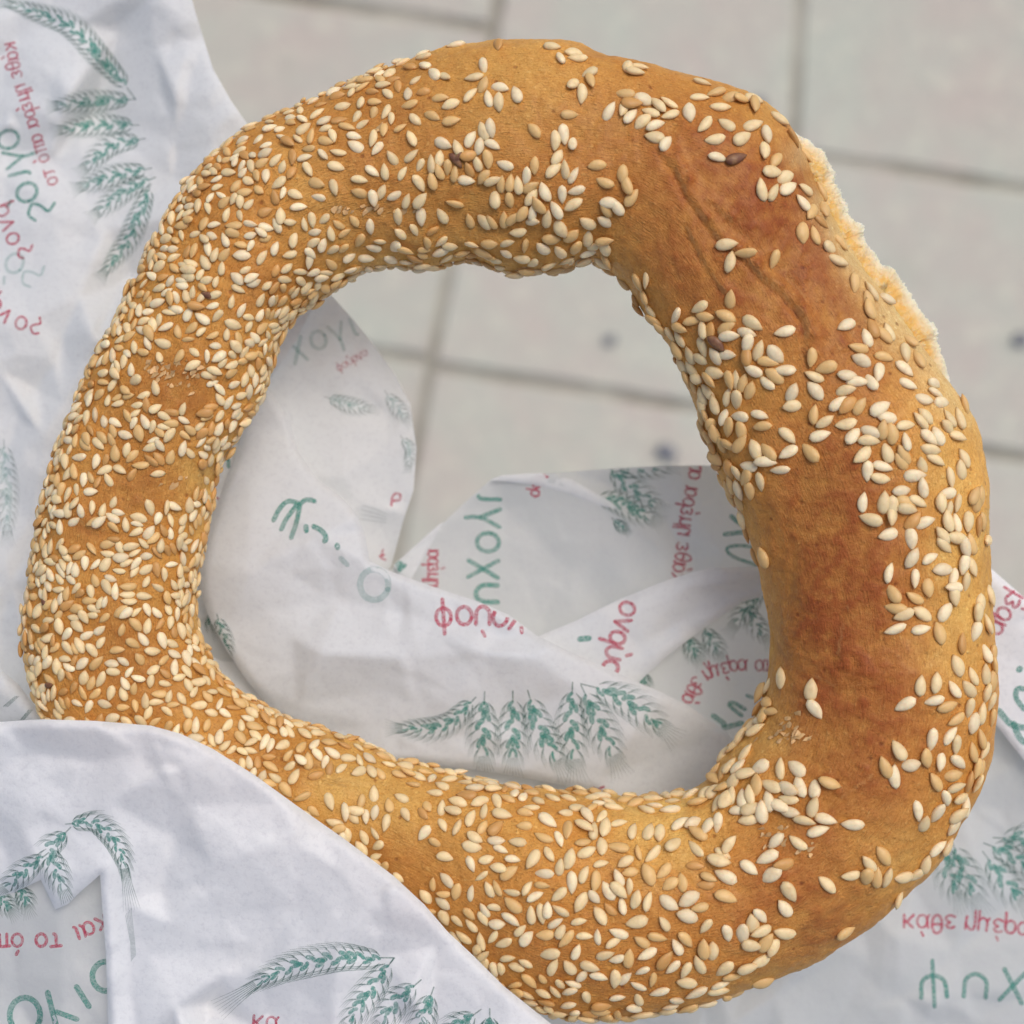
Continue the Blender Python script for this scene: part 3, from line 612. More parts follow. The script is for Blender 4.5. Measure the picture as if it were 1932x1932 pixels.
def wheat(sh, spine, wd, ink='g', dense=1, stem=None, seed=0, awn=1.0):
    item('printed_wheat_ear'); r = random.Random(seed + int(spine[0][0])); sp = np.array(curve(spine, 12)); seg = np.r_[0, np.cumsum(np.hypot(*np.diff(sp, axis=0).T))]; L = seg[-1]
    dk = 'k'
    def pt(s):
        s = min(max(s, 0), L); p = np.array([np.interp(s, seg, sp[:, 0]), np.interp(s, seg, sp[:, 1])])
        q = np.array([np.interp(min(s + 4, L), seg, sp[:, 0]), np.interp(min(s + 4, L), seg, sp[:, 1])]); q2 = np.array([np.interp(max(s - 4, 0), seg, sp[:, 0]), np.interp(max(s - 4, 0), seg, sp[:, 1])])
        d_ = (q - q2) / (np.hypot(*(q - q2)) + 1e-9); return p, d_, np.array([-d_[1], d_[0]])
    nrows = max(5, int(L / (wd * .36)))
    for k in range(nrows):
        f = k / nrows; s = f * L * .93; prof = math.sin(math.pi * min(1, .18 + f * .82)) ** .6
        p, d_, n_ = pt(s)
        for sd in (-1, 1):
            w2 = wd * .5 * prof
            a = p + n_ * sd * w2 * .15; b = p + n_ * sd * w2 * .85 + d_ * wd * .30; c = b + d_ * wd * .42 * awn + n_ * sd * w2 * .18
            # outer awns
            for q in range(3):
                o_ = n_ * sd * w2 * (.02 + q * .19) + d_ * (q * wd * .06)
                ribbon(sh, curve([p + n_ * sd * w2 * .45 + o_, p + n_ * sd * w2 * .85 + d_ * wd * .22 + o_, p + n_ * sd * w2 * 1.0 + d_ * wd * (.42 + .2 * awn) + o_], 4), 1.7, dk, dense, True)
            # green kernels
            if k % 2 == (0 if sd > 0 else 1) or r.random() < .12:
                ribbon(sh, curve([p + n_ * sd * w2 * .05, p + n_ * sd * w2 * .34 + d_ * wd * .12, p + n_ * sd * w2 * .46 + d_ * wd * .30], 4), wd * .20 * prof, ink, dense)
        if k % 3 == 1: ribbon(sh, [p - d_ * wd * .1, p + d_ * wd * .22], wd * .22 * prof, ink, dense)
    p, d_, n_ = pt(L * .93)
    for q in range(-3, 4):
        ribbon(sh, curve([p + n_ * q * wd * .06, p + d_ * wd * .45 * awn + n_ * q * wd * .10, p + d_ * wd * .9 * awn + n_ * q * wd * .16], 4), 1.6, dk, dense, True)
    p, d_, n_ = pt(0)
    st_ = stem if stem else [p, p - d_ * wd * .42]
    ribbon(sh, st_, 2.6, dk, dense); item('printed_stroke')

def zc(ox, oy, s):                          # coordinates of an enlarged crop back to design units
    return lambda *pts: [((ox + x / s) / 1.294, (oy + y / s) / 1.294) for x, y in pts]
# left sheet
A = zc(0, 0, 1.932)
text('left_sheet', 'ογιός', A((70,600),(110,700),(150,850),(220,960),(310,1130)), 40, 6.5, 'g', 1, True, .12)
text('left_sheet', 'κάθε ημέρα από το', A((70,200),(110,380),(160,520),(215,700),(290,900),(380,1130)), 19, 4.2, 'r', 1, True, .18, .85)
text('left_sheet', 'ρνος', A((30,960),(90,1120),(190,1230)), 24, 5, 'r', 1, True)
text('left_sheet', 'ρνος', A((-20,1400),(60,1480),(190,1520)), 24, 5, 'r', 1, True)
text('left_sheet', 'ός', A((60,1180),(140,1230),(250,1350)), 38, 6, 'g', 0, True)
wheat('left_sheet', A((590,400),(480,280),(340,130),(160,55),(10,10)), 36, 'g', 1, A((600,415),(640,470)), awn=1.5)
for sp in ([(600,470),(430,480),(250,500)], [(620,590),(450,590),(270,615)], [(650,660),(520,690),(390,800)], [(680,800),(540,830),(370,885)], [(700,850),(590,900),(450,1010)], [(700,900),(650,1030),(600,1140),(480,1300)]):
    wheat('left_sheet', A(*sp), 34, 'g', 1, awn=.8)
B = zc(0, 1000, 1.932)
wheat('left_sheet', B((20,180),(30,380),(35,600)), 36, 'g', 0)
ribbon('left_sheet', B((1075,205),(1078,270)), 7, 'g'); ribbon('left_sheet', [(q[0], q[1]) for q in [(0,0)] * 0] or B((1040,430),(1020,412),(1000,430),(1005,455),(1030,460)), 4, 'r')
wheat('back_sheet', B((1000,860),(980,960),(1010,1020)), 34, 'g', 1)
wheat('front_flap', B((1030,990),(1060,1090),(1075,1170)), 26, 'g', 1)
# back flap (blurred, showing through)
Cc = zc(500, 700, 2.415)
text('back_flap', 'χογι', Cc((520,420),(700,360),(960,260)), 34, 7, 'g', 0, False)
text('back_flap', 'φούρνος', Cc((790,500),(960,400)), 11, 5, 'r', 0, False, .1)
wheat('back_flap', Cc((740,660),(860,700),(980,720)), 26, 'g', 0); wheat('back_flap', Cc((1080,640),(1140,720),(1190,780)), 26, 'g', 0)
wheat('back_flap', Cc((1170,900),(1210,960),(1200,1060)), 20, 'g', 0)
ribbon('back_flap', Cc((1100,1290),(1105,1240),(1125,1215),(1155,1225),(1150,1260),(1115,1262)), 4.5, 'r')
ribbon('back_flap', Cc((1030,1590),(1060,1580)), 4, 'r'); ribbon('back_flap', Cc((1050,1550),(1040,1600),(1065,1610)), 4, 'r')
for k in range(4): ribbon('back_flap', Cc((930 - k * 8, 1290 + k * 26), (1000, 1310 + k * 24), (1070, 1340 + k * 16)), 1.3, 'k', 0)
# front flap
for q in ([(405,1378),(440,1310),(490,1265),(550,1275)], [(450,1432),(480,1370),(540,1290)], [(508,1482),(540,1390),(560,1290)], [(555,1285),(600,1255),(648,1265)]):
    ribbon('front_flap', curve(Cc(*q), 8), 9, 'g')
for q in ([(596,1412),(598,1440)], [(640,1412),(690,1440),(715,1480),(705,1500)], [(780,1522),(782,1540)]): ribbon('front_flap', curve(Cc(*q), 6), 10, 'g')
ribbon('front_flap', ring(706, 1103, 27, 29), 12, 'g', 0); ribbon('front_flap', Cc((800,1600),(840,1640)), 10, 'g', 0)
E_ = zc(900, 1100, 1.932)
text('front_flap', 'φούρν', E_((315,745),(470,735),(600,735),(720,770)), 34, 7, 'r', 1, True, .2)
for k, sp in enumerate(([(480,1190),(400,1270),(300,1310),(130,1310)], [(545,1190),(540,1330),(545,1460)], [(680,1185),(680,1330),(680,1470)], [(765,1180),(810,1320),(905,1480)], [(960,1145),(955,1300),(975,1480)], [(1025,1155),(1090,1290),(1165,1460)], [(1080,1120),(1230,1190),(1400,1320)])):
    wheat('front_flap', E_(*sp), 50 if k else 36, 'g', 1, None if k != 6 else E_((1000,1100),(1080,1120)))
# back sheet
text('back_sheet', 'υχογι', E_((505,715),(505,600),(510,440),(520,150)), 42, 8.5, 'g', 1, True, .22)
text('back_sheet', 'κάθε ημέρα από', E_((1425,610),(1450,480),(1470,300),(1525,40)), 21, 5, 'r', 1, True, .16, .86)
text('back_sheet', 'ημέρα', E_((278,640),(280,440)), 19, 4.6, 'r', 1, True, .05, .78)
text('back_sheet', 'φορ', E_((795,90),(770,160),(760,260)), 16, 4.5, 'r', 1, False)
for sp in ([(1150,95),(1230,170),(1370,270)], [(1090,225),(1190,250),(1350,330)], [(1190,95),(1300,75),(1420,72)]): wheat('back_sheet', E_(*sp), 40, 'g', 1, awn=.8)
wheat('back_sheet', E_((1160,330),(1210,375)), 18, 'g', 1)
ribbon('back_sheet', E_((1680,395),(1765,385)), 9, 'g'); ribbon('back_sheet', E_((1710,310),(1770,360)), 9, 'g')
ribbon('back_sheet', curve(E_((1820,455),(1740,448),(1690,462),(1720,500),(1830,540)), 8), 7, 'g')
for sp in ([(1850,665),(1780,750),(1720,830)], [(1790,740),(1820,810),(1870,880)], [(1500,880),(1525,930),(1550,975)], [(1590,845),(1620,900),(1655,960)], [(1280,1040),(1290,1100)]): wheat('back_sheet', E_(*sp), 32, 'g', 1)
text('back_sheet', 'άθε ημέρα απ', E_((1475,1175),(1520,1080),(1600,1020),(1740,985),(1900,990)), 20, 4.6, 'r', 1, True, .14, .9)
ribbon('back_sheet', E_((1625,1250),(1680,1290),(1670,1310),(1760,1285)), 10, 'g'); ribbon('back_sheet', curve(E_((1760,1250),(1700,1200),(1720,1190),(1775,1220)), 6), 8, 'g')
ribbon('back_sheet', E_((1785,1155),(1810,1165)), 7, 'g'); ribbon('back_sheet', E_((250,1500),(390,1525)), 7, 'g', 0); ribbon('back_sheet', E_((384,1520),(386,1530)), 10, 'g')
for k in range(4): ribbon('back_sheet', E_((1140, 1560 - k * 14), (1190, 1530 - k * 10)), 2, 'k')
ribbon('front_flap', E_((1060,1590),(1080,1600),(1110,1585)), 5, 'r', 1); ribbon('back_sheet', E_((1150,1610),(1230,1600)), 3, 'r', 0)
# crossing fold
text('crossing_fold', 'ούρνο', E_((1100,1045),(1130,900),(1200,690)), 29, 7, 'r', 1, True, .12)
ribbon('crossing_fold', E_((995,890),(1040,885)), 11, 'g'); ribbon('back_sheet', E_((945,905),(975,860)), 9, 'g', 0)
ribbon('turned_edge', E_((325,380),(350,365)), 4, 'r'); ribbon('turned_edge', E_((110,560),(150,530)), 9, 'g'); ribbon('turned_edge', E_((130,575),(170,540)), 9, 'g')
# lower right
F = zc(1800, 1800, 2.76)
text('back_sheet', 'κάθε ημέρα από', F((1125,1195),(1500,1200),(1932,1245),(2200,1300)), 24, 5.4, 'r', 1, True, .17)
text('back_sheet', 'ψυχογ', F((1235,1600),(1500,1590),(1700,1600),(2200,1680)), 44, 8.5, 'g', 1, True, .42, 1.25)
for k, sp in enumerate(([(1400,760),(1430,900),(1490,1060)], [(1470,760),(1530,900),(1610,1080)], [(1700,830),(1800,960),(1920,1100)], [(1730,740),(1850,790),(1990,900)], [(1800,680),(1950,690),(2100,760)])): wheat('back_sheet', F(*sp), 50, 'g', 1)
H_ = zc(1900, 1300, 3.22)
text('right_flap', 'αρέμ', H_((1640,760),(1720,620),(1800,500),(1860,400)), 27, 6.5, 'r', 1, True, .15)
ribbon('right_flap', curve(H_((1932,1230),(1880,1230),(1870,1300),(1932,1390)), 8), 10, 'g'); ribbon('right_flap', H_((1890,1080),(1905,1070)), 12, 'g')
ribbon('right_flap', curve(H_((1735,1400),(1820,1500),(1900,1530),(1980,1535)), 8), 12, 'g'); ribbon('right_flap', curve(H_((1850,1500),(1890,1600),(1932,1650)), 8), 12, 'g')
# front wrap and the pocket behind it
J = zc(0, 1700, 2.415)
wheat('front_wrap', J((430,750),(540,745),(640,810),(710,920),(740,1050)), 34, 'g', 1, awn=2.6)
wheat('front_wrap', J((380,810),(300,900),(340,1050),(385,1170)), 40, 'g', 1); wheat('front_wrap', J((250,950),(120,1050),(20,1150)), 36, 'g', 1)
wheat('inner_fold', J((110,1120),(140,1180),(160,1240)), 30, 'g', 1); wheat('inner_fold', J((-20,1150),(20,1210),(60,1260)), 30, 'g', 1)
for k in range(5): ribbon('front_wrap', J((740 + k * 8, 1290 - k * 10), (770 + k * 6, 1450), (775 + k * 6, 1560 - k * 8)), 1.4, 'k', 0)
K_ = zc(500, 1800, 2.415)
wheat('front_wrap', K_((1030,1310),(800,1300),(560,1340),(380,1410),(250,1490)), 44, 'g', 1, K_((1030,1300),(1120,1300),(1095,1330)), awn=2.2)
for sp in ([(1080,1350),(1000,1460),(900,1600),(830,1720)], [(1230,1470),(1130,1560),(1020,1700)], [(1330,1530),(1290,1640),(1250,1760)], [(1580,1640),(1500,1700),(1440,1780)], [(1680,1660),(1680,1760)]): wheat('front_wrap', K_(*sp), 46, 'g', 1)
text('front_wrap', 'κα', K_((290,1640),(430,1650)), 22, 5, 'r', 1, True)
text('inner_fold', 'και το όπ', J((610,1290),(480,1345),(330,1400),(60,1400),(-80,1405)), 24, 6, 'r', 1, False, .22)
ribbon('inner_fold', ring(47, 1916, 29, 34), 11, 'g'); ribbon('inner_fold', J((280,1745),(330,1940)), 11, 'g'); ribbon('inner_fold', J((330,1860),(455,1905)), 10, 'g'); ribbon('inner_fold', J((450,1712),(525,1830)), 11, 'g')
ribbon('inner_fold', ring(200, 1842, 26, 28), 11, 'g')
for k in range(3): ribbon('left_curl', J((20 + k * 12, 60), (90 + k * 10, 0)), 1.6, 'k')
for k in range(3): ribbon('left_curl', J((120 + k * 9, 140), (170 + k * 10, 80)), 1.6, 'k')
for (shn, nm, _), (vs, fs, ks) in INKS.items():
    if not fs: continue
    me = mesh(nm, vs, fs, False); keys = sorted(set(ks))
    for k in keys: me.materials.append(INK[k])
    me.polygons.foreach_set('material_index', [keys.index(k) for k in ks])
    o = link(nm, me, PB[shn][1])
    if nm != 'printed_letter': o['kind'] = 'stuff'

# ------------------------------------------------------------------ sesame seeds
TONE = [(.90, .75, .48), (.88, .69, .38), (.80, .52, .21), (.63, .33, .10), (.20, .085, .045)]
def seed_mesh(var, tone):
    r = random.Random(var * 31 + tone * 7); nr, ns = 9, 10; vs, cs, fs = [], [], []
    fat = (.255, .28, .24, .27)[var]; bend = (.02, -.03, .05, 0)[var]; blunt = (.80, .95, .86, .76)[var]
    base = np.array(TONE[tone]) * r.uniform(.9, 1.07); tip = np.array((.62, .35, .13)) if tone < 4 else base
    vs.append((-.5, 0, 0)); cs.append(base)
    for i in range(1, nr):
        t = i / nr; w_ = fat * (math.sin(math.pi * t ** blunt)) ** .66 * (1.02 - .10 * t)
        if t > .75: w_ *= 1 - .38 * (t - .75) / .25
        for j in range(ns):
            a = 2 * math.pi * j / ns; y, z = math.cos(a) * w_, math.sin(a) * w_ * .62
            vs.append((t - .5, y + bend * math.sin(math.pi * t), z))
            rim = abs(math.cos(a)) ** 4 * .30 + max(0, t - .68) * 1.3
            cs.append(base * (1 - min(rim, .8)) + tip * min(rim, .8))
    vs.append((.5, 0, -.01)); cs.append(tip * .9)
    for j in range(ns): fs.append((0, 1 + (j + 1) % ns, 1 + j)); e = 1 + (nr - 2) * ns; fs.append((e + j, e + (j + 1) % ns, len(vs) - 1))
    for i in range(nr - 2):
        for j in range(ns): a = 1 + i * ns; fs.append((a + j, a + (j + 1) % ns, a + ns + (j + 1) % ns, a + ns + j))
    me = mesh('sesame_seed', vs, fs); setcol(me, np.clip(np.array(cs), 0, 1)); me.materials.append(M_SEED); return me
SM = {(v, t): seed_mesh(v, t) for v in range(4) for t in range(5)}

T = {(1050, 100, 4.293): "270,50,175,0;450,15,10,2;705,55,90,3;1280,65,10,1;1365,183,-90,0;1500,140,170,1;1540,185,170,1;562,275,80,0;460,385,165,1;553,470,-80,2;735,505,25,0;905,565,-110,0;615,610,-90,0;725,650,80,1;428,575,-60,1;40,355,-130,0;155,380,40,1;215,675,170,1;110,610,0,2;225,840,0,2;560,945,-100,1;640,920,80,0;430,1035,-60,0;140,1080,30,0;290,1125,-110,1;515,1100,-90,0;650,1095,20,0;1665,340,150,1;1675,435,70,2;1495,450,-60,1;1580,560,85,1;1460,775,5,2;1880,745,-60,0;1090,945,-140,2;1300,1050,100,1;1400,985,80,0;1495,1070,-90,0;1330,1220,-50,1;1300,1360,-50,1;1415,1350,-100,1;1505,1410,-50,0;1750,1310,170,2;1835,1475,-150,2;1385,1610,90,0;1530,1565,160,0;1495,1715,155,1;1210,1575,-120,0;1320,1770,-110,0;785,1300,-160,0;1098,1310,90,2;1000,1420,90,0;925,1510,-90,1;1060,1535,-40,2;1065,1630,-50,1;1145,1710,-110,2;1070,1800,-90,0;685,1650,-90,1;838,1665,90,2;755,1500,-90,2;838,1490,-90,2;660,1460,-30,1;565,1430,120,2;598,1245,90,2;495,1285,-100,1;410,1350,-110,3;400,1200,-20,3;270,1255,45,4;255,1390,-90,2;180,1330,90,2;95,1235,-90,1;105,1370,-110,2;380,1465,20,0;255,1700,-150,2;1840,1760,-120,2;1890,1700,20,0;125,1830,-120,1;420,1880,-110,2;565,1890,-110,1;650,1890,-110,2;775,1870,-90,2;870,1860,-60,2;965,1800,-60,2;1085,1885,-20,0;1230,1860,-60,1;1650,1900,-140,1;1830,1890,-140,0;25,800,20,2;15,1290,-90,1;25,1460,-110,2",
(1500, 100, 4.293): "140,285,90,1;260,285,30,1;215,350,0,1;105,560,180,2;290,620,-170,0;85,710,100,1;175,670,0,3;170,790,-50,0;450,690,-120,1;570,655,-150,1;375,755,-160,1;580,780,160,1;295,860,150,1;430,895,-25,0;420,1015,-170,1;540,1080,-50,0;790,760,90,0;890,605,-10,1;1060,550,150,2;920,445,20,1;1210,595,-10,2;1320,630,0,2;1455,620,10,1;1455,690,100,2;1110,700,-10,1;940,880,120,1;1170,885,-150,1;1450,895,-30,1;1595,985,90,0;1050,1030,170,1;1335,1025,-30,1;1565,1155,100,1;1685,1260,140,2;1080,1230,10,0;1275,1235,-30,4;1650,1380,-10,1;1775,1445,150,1;1545,1560,-110,1;1660,1590,-60,1;1815,1550,-30,0;90,1400,100,2;140,1500,-110,2;185,1640,-50,2;30,1720,-120,0;1730,825,30,1;1870,1025,15,3",
(1950, 300, 4.293): "60,700,170,1;40,840,-140,0;60,265,30,2;75,350,30,2;225,715,-120,2;125,940,120,2;265,915,120,2;330,820,0,2;380,960,100,1;225,1040,30,3;40,1160,90,2;170,1180,-110,2;320,1315,5,1;430,1260,30,2;405,1445,30,1;570,1680,100,2;755,1770,-130,1;725,1860,-120,2;915,1855,170,0",
(1500, 550, 4.293): "335,570,100,1;255,600,90,2;335,735,-120,2;155,835,90,3;235,890,90,3;75,620,-110,2;380,890,-130,1;430,980,0,2;500,1070,-130,2;895,855,140,1;650,950,140,0;955,950,0,2;825,1005,-20,2;700,1065,0,2;1220,775,-90,2;1165,955,-150,2;1180,1080,-30,2;1450,1030,40,1;1780,1110,175,0;1390,1125,20,0;1205,1170,0,0;1395,1245,90,0;940,1085,-90,1;1010,1115,100,3;690,1185,-130,1;600,1150,90,1;930,1280,70,1;1060,1370,-110,0;1190,1365,0,0;1510,1310,-80,1;1390,1370,-90,3;1690,1350,40,0;1610,1440,0,2;1780,1520,-170,0;1455,1520,-160,0;1675,1580,-150,2;1600,1645,-150,0;1060,1545,-10,1;1015,1610,20,2;900,1400,180,1;680,1290,-120,2;800,1360,-90,1;815,1500,-110,1;885,1595,0,1;630,1425,180,3;720,1470,-120,1;990,1740,-140,1;930,1790,-120,1;1280,1620,-90,1;1220,1620,90,2;1355,1650,-60,2;1420,1730,-60,2;1195,1800,-60,1;1285,1830,90,1;1070,1870,-120,1;1860,1750,-60,0;940,1890,20,1;830,1680,45,2;1180,200,0,1;1205,380,-70,1;1370,280,180,2;1670,360,110,2;780,1600,60,2;1860,1900,180,1;1090,1240,30,4",
(1950, 750, 3.864): "440,175,150,0;640,290,-110,0;790,265,-130,2;850,235,-110,1;690,200,-110,3;560,385,-165,2;585,510,-150,0;795,480,0,2;1000,435,90,1;1040,310,-110,2;1120,490,-100,2;118,475,90,2;255,570,170,2;145,650,-160,1;455,640,15,0;550,715,10,0;750,620,110,0;680,705,-110,0;150,790,-120,0;445,790,-20,1;370,905,-30,0;575,935,-60,2;460,930,140,3;150,1010,-90,2;765,955,-20,0;820,1040,180,0;245,1075,-40,1;440,1095,180,1;205,1210,-20,0;515,1210,-60,0;685,1180,30,0;660,1265,0,1;110,1370,-140,2;785,1160,-90,2;865,1190,-90,2;1005,1120,0,1;1010,1265,-90,0;1145,1070,-130,1;1185,1030,-130,1;990,590,30,0;1025,730,30,0;1270,725,0,0;1175,870,0,0;1290,820,0,0;1340,905,0,0;1565,820,40,2;1555,920,-110,2;1625,920,90,1;1510,1050,-90,1;1420,1050,-130,1;1390,1130,-150,1;1480,1230,0,1;1225,1230,30,0;1290,1220,-110,0;1240,1340,0,1;1285,1445,20,1;830,1370,-110,1;985,1390,-120,2;960,1455,-120,2;590,1390,150,1;645,1550,90,0;790,1505,20,0;770,1610,0,1;1165,1490,-110,1;1090,1590,0,0;1165,1690,-90,0;965,1730,0,0;610,1840,-90,0;800,1840,-90,1;870,1890,90,1;1010,1850,20,2;1120,1840,30,1;1010,1905,0,1;1525,1530,-110,1;1550,1425,-110,1;1420,1610,90,1;1390,1760,170,0;1490,1850,100,1;1335,1850,90,1;1400,1920,100,1;1665,1840,-100,2;1640,1780,-60,2;1705,1790,80,2;660,30,-110,2;1140,300,50,0;1190,340,50,0;1090,120,120,2",
(1550, 1000, 4.83): "1065,85,-40,0;1240,80,170,0;1480,65,20,0;1505,200,180,2;1795,310,30,1;1805,500,140,0;1580,490,-130,2;1420,470,-110,1;1555,615,0,0;1345,665,-175,0;1710,705,175,0;1115,205,120,2;1250,260,100,2;1265,405,-40,2;1120,420,0,2;1025,405,-90,2;975,265,-80,2;925,185,100,2;865,90,90,2;890,350,100,2;930,440,100,3;980,560,0,2;975,675,160,3;1010,870,-120,2;1210,760,90,1;1315,800,150,2;1480,850,100,1;1235,950,120,0;1350,955,100,2;1140,870,-90,2;1110,930,-90,2;1240,1085,-90,2;1140,1050,60,2;1280,1300,70,1;1290,1460,60,3;1520,1745,-110,2;1425,1740,60,3;810,230,90,2;800,320,90,3;1130,700,90,3;790,80,60,2",
(2000, 1250, 4.293): "535,75,-160,1;750,40,90,1;970,90,-40,3;1105,115,-30,0;715,240,160,0;950,285,90,0;965,480,-60,0;1160,490,-20,0;1305,350,40,1;1290,240,-130,1;1430,265,0,1;1335,90,-100,1;1430,110,-90,0;1550,105,90,1;1510,370,80,0;1590,330,-110,2;1495,550,100,0;1590,580,70,1;1280,610,180,0;735,640,-80,0;1000,700,90,0;775,855,-110,2;1140,795,90,2;1390,685,110,0;1390,790,170,0;1525,740,80,1;1400,870,90,1;1000,895,-160,2;800,1010,180,2;870,1075,160,1;1070,1070,-150,1;790,1220,160,0;1065,1230,-10,0;1320,1045,-60,0;1250,1270,-90,2;1495,1370,-90,3;1630,1255,100,0;1635,1070,90,1;1680,960,90,1;1755,1170,-110,1;1740,1480,-90,0;1810,1500,90,2;1435,1610,-120,1;1610,1720,-110,1;1735,1700,-90,1;1060,1815,-90,1;1215,1790,-70,1;1415,1850,-130,0;1555,1850,-130,1;1780,875,90,1;1755,290,0,1;1700,100,60,2;1660,150,90,3;1800,1780,100,2;1750,1900,90,1;1810,1620,90,2",
(2000, 1700, 4.293): "895,80,150,0;1195,40,160,0;1335,100,0,2;1425,235,150,2;1565,125,90,1;1695,175,-90,1;1610,285,120,0;1370,410,-40,0;1430,510,90,1;1170,455,85,0;1125,645,80,2;1260,680,90,0;830,565,-120,1;690,740,-110,2;955,710,-20,0;795,835,-90,0;1215,890,-120,2;1450,685,50,0;1390,820,-10,2;1610,580,-110,2;1690,440,-100,2;1720,570,150,1;1555,890,-90,3;1620,750,90,2;1680,760,90,2;1435,950,0,1;1480,1060,0,1;1315,1065,70,0;1525,1140,-60,0;1440,1230,-40,1;1230,1220,120,0;1020,1200,90,0;1095,1325,-100,1;345,1335,180,0;1400,1365,150,0;1240,1590,-40,0;1340,1570,-50,1;520,1745,-140,1;660,1670,-120,2;325,1865,180,1;495,1890,90,2;600,1890,-90,2;705,1890,-90,1;870,1880,180,1;1000,1870,150,1;1100,1740,-90,1;110,905,10,2;1630,900,90,1;1790,60,90,1;1800,230,60,2",
(1650, 1600, 4.293): "1110,240,-100,1;975,320,80,1;1425,360,-90,1;1465,570,40,0;965,490,20,2;1010,600,20,2;940,630,-110,2;895,700,10,0;835,540,90,3;720,740,180,2;790,760,90,1;860,800,0,1;500,1050,90,1;735,1030,-30,1;570,1160,-90,1;660,1170,-50,0;495,1240,90,2;415,1230,-110,2;885,1180,180,0;755,1255,0,1;620,1325,-10,1;1105,1190,-90,1;1265,1185,-140,0;1000,1365,-150,1;1185,1395,20,0;1310,1370,-120,0;1455,1395,-90,0;1450,1580,-60,1;840,1360,-90,2;790,1470,-110,1;970,1525,-110,0;1100,1590,30,0;1200,1640,20,0;1180,1500,180,1;700,1500,-110,0;595,1465,-100,1;535,1520,-90,1;500,1390,160,2;440,1560,100,1;400,1430,-90,1;325,1465,90,1;665,1635,10,0;795,1610,-20,1;905,1640,-90,0;760,1730,170,1;1340,1725,0,1;440,1760,100,0;330,1800,90,0;180,1770,160,0;50,1770,-50,0;235,1875,-150,2;150,1470,100,0;230,1560,0,2;40,1470,20,1;890,400,90,2;610,960,130,1;690,880,120,1;410,1310,30,2;1570,1715,10,0;1490,1840,-10,0",
(1800, 1800, 2.76): "265,700,140,0;410,705,-140,1;200,810,150,0;80,880,30,0;230,930,160,0;310,850,180,3;350,1040,70,1;320,1145,-130,0;600,990,-130,1;150,1205,40,0;100,1250,-90,1;150,1300,160,1;35,1320,90,0;315,1310,180,1;90,1395,0,1;185,1370,-60,2;240,1415,120,1;150,1500,170,1;65,1540,0,1;730,1310,-20,2;170,1640,-20,2;1085,1085,-40,1"}
seeds = []          # (location, rotation matrix, length, tone, visible)
cells = {}
CS = 30 * U
def discs(loc, ax, L):
    return [(loc + ax * (k * L * .27), L * .205) for k in (-1, 0, 1)]
def clash(ds, slack):
    for c, r in ds:
        k = (int(c.x // CS), int(c.y // CS), int(c.z // CS))
        for dx in (-1, 0, 1):
            for dy in (-1, 0, 1):
                for dz in (-1, 0, 1):
                    for c2, r2 in cells.get((k[0] + dx, k[1] + dy, k[2] + dz), ()):
                        if (c - c2).length < (r + r2) * slack: return True
    return False
def add_seed(loc, n_, ax, L, tone, lift=0.0):
    ax = (ax - n_ * ax.dot(n_)).normalized(); s = n_.cross(ax)
    for c, r in discs(loc, ax, L): cells.setdefault((int(c.x // CS), int(c.y // CS), int(c.z // CS)), []).append((c, r))
    tl_, rl = random.gauss(0, .14), random.gauss(0, .30)
    R = Matrix((ax, s, n_)).transposed() @ Matrix.Rotation(tl_, 3, 'Y') @ Matrix.Rotation(rl, 3, 'X')
    seeds.append((loc + n_ * (L * .06 + lift), R, L, tone, n_))
def slen(x, y):
    return 31.0 + 10.5 * min(1, max(0, (x - 500) / 900)) + 1.5 * min(1, max(0, (y - 700) / 900))
allV = [Vector(v) for v in V.reshape(-1, 3)]
for (ox, oy, s), data in T.items():
    for rec in data.split(';'):
        x, y, a, t = map(float, rec.split(',')); x = (ox + x / s) / 1.294; y = (oy + y / s) / 1.294
        h = at_px(x, y, bvh)
        if h[0] is None:
            q = P(x, y, -10); h = bvh.find_nearest(q)
        loc, n_ = h[0], h[1] * NSG
        a = math.radians(a + random.uniform(-12, 12)); ax = Vector((math.cos(a), -math.sin(a), 0))
        if abs(ax.dot(n_)) > .9: ax = ax + Vector((0, 0, .5))
        L = slen(x, y) * random.uniform(.92, 1.1) * U
        ds = discs(loc, (ax - n_ * ax.dot(n_)).normalized(), L)
        add_seed(loc, n_, ax, L, int(t), L * .10 if clash(ds, .62) else 0)
HAND = [(1035, 90, 1500, 548), (1500, 100, 2420, 752), (1490, 540, 1950, 1005), (1950, 750, 2460, 1252), (1545, 1000, 2470, 1700), (1655, 1600, 2460, 2055), (1800, 1980, 2420, 2500)]
# density of the sprinkled seeds elsewhere: x, y, radius x, radius y, factor
BARE = [(312, 702, 66, 30, 1), (350, 745, 50, 28, 1), (270, 925, 70, 32, .95), (352, 910, 30, 44, .9), (150, 1010, 60, 20, .8), (210, 1215, 34, 30, .6), (480, 560, 30, 24, .7), (690, 395, 130, 16, .95), (640, 330, 50, 40, .55), (760, 330, 60, 30, .4), (900, 440, 100, 20, .8), (620, 210, 50, 30, .35), (800, 190, 60, 50, .5), (880, 120, 120, 40, .7), (740, 480, 60, 16, .2),
        (650, 1480, 80, 20, .9), (760, 1500, 60, 24, .6), (775, 1620, 44, 60, .8), (1240, 1548, 70, 16, .9), (860, 1620, 50, 40, .5), (500, 260, 60, 30, .3), (480, 500, 40, 30, .5), (1000, 1660, 40, 20, .3), (1130, 1660, 60, 14, .3), (500, 400, 30, 40, .3), (1420, 1730, 60, 60, .5), (1250, 1880, 120, 20, .6)]
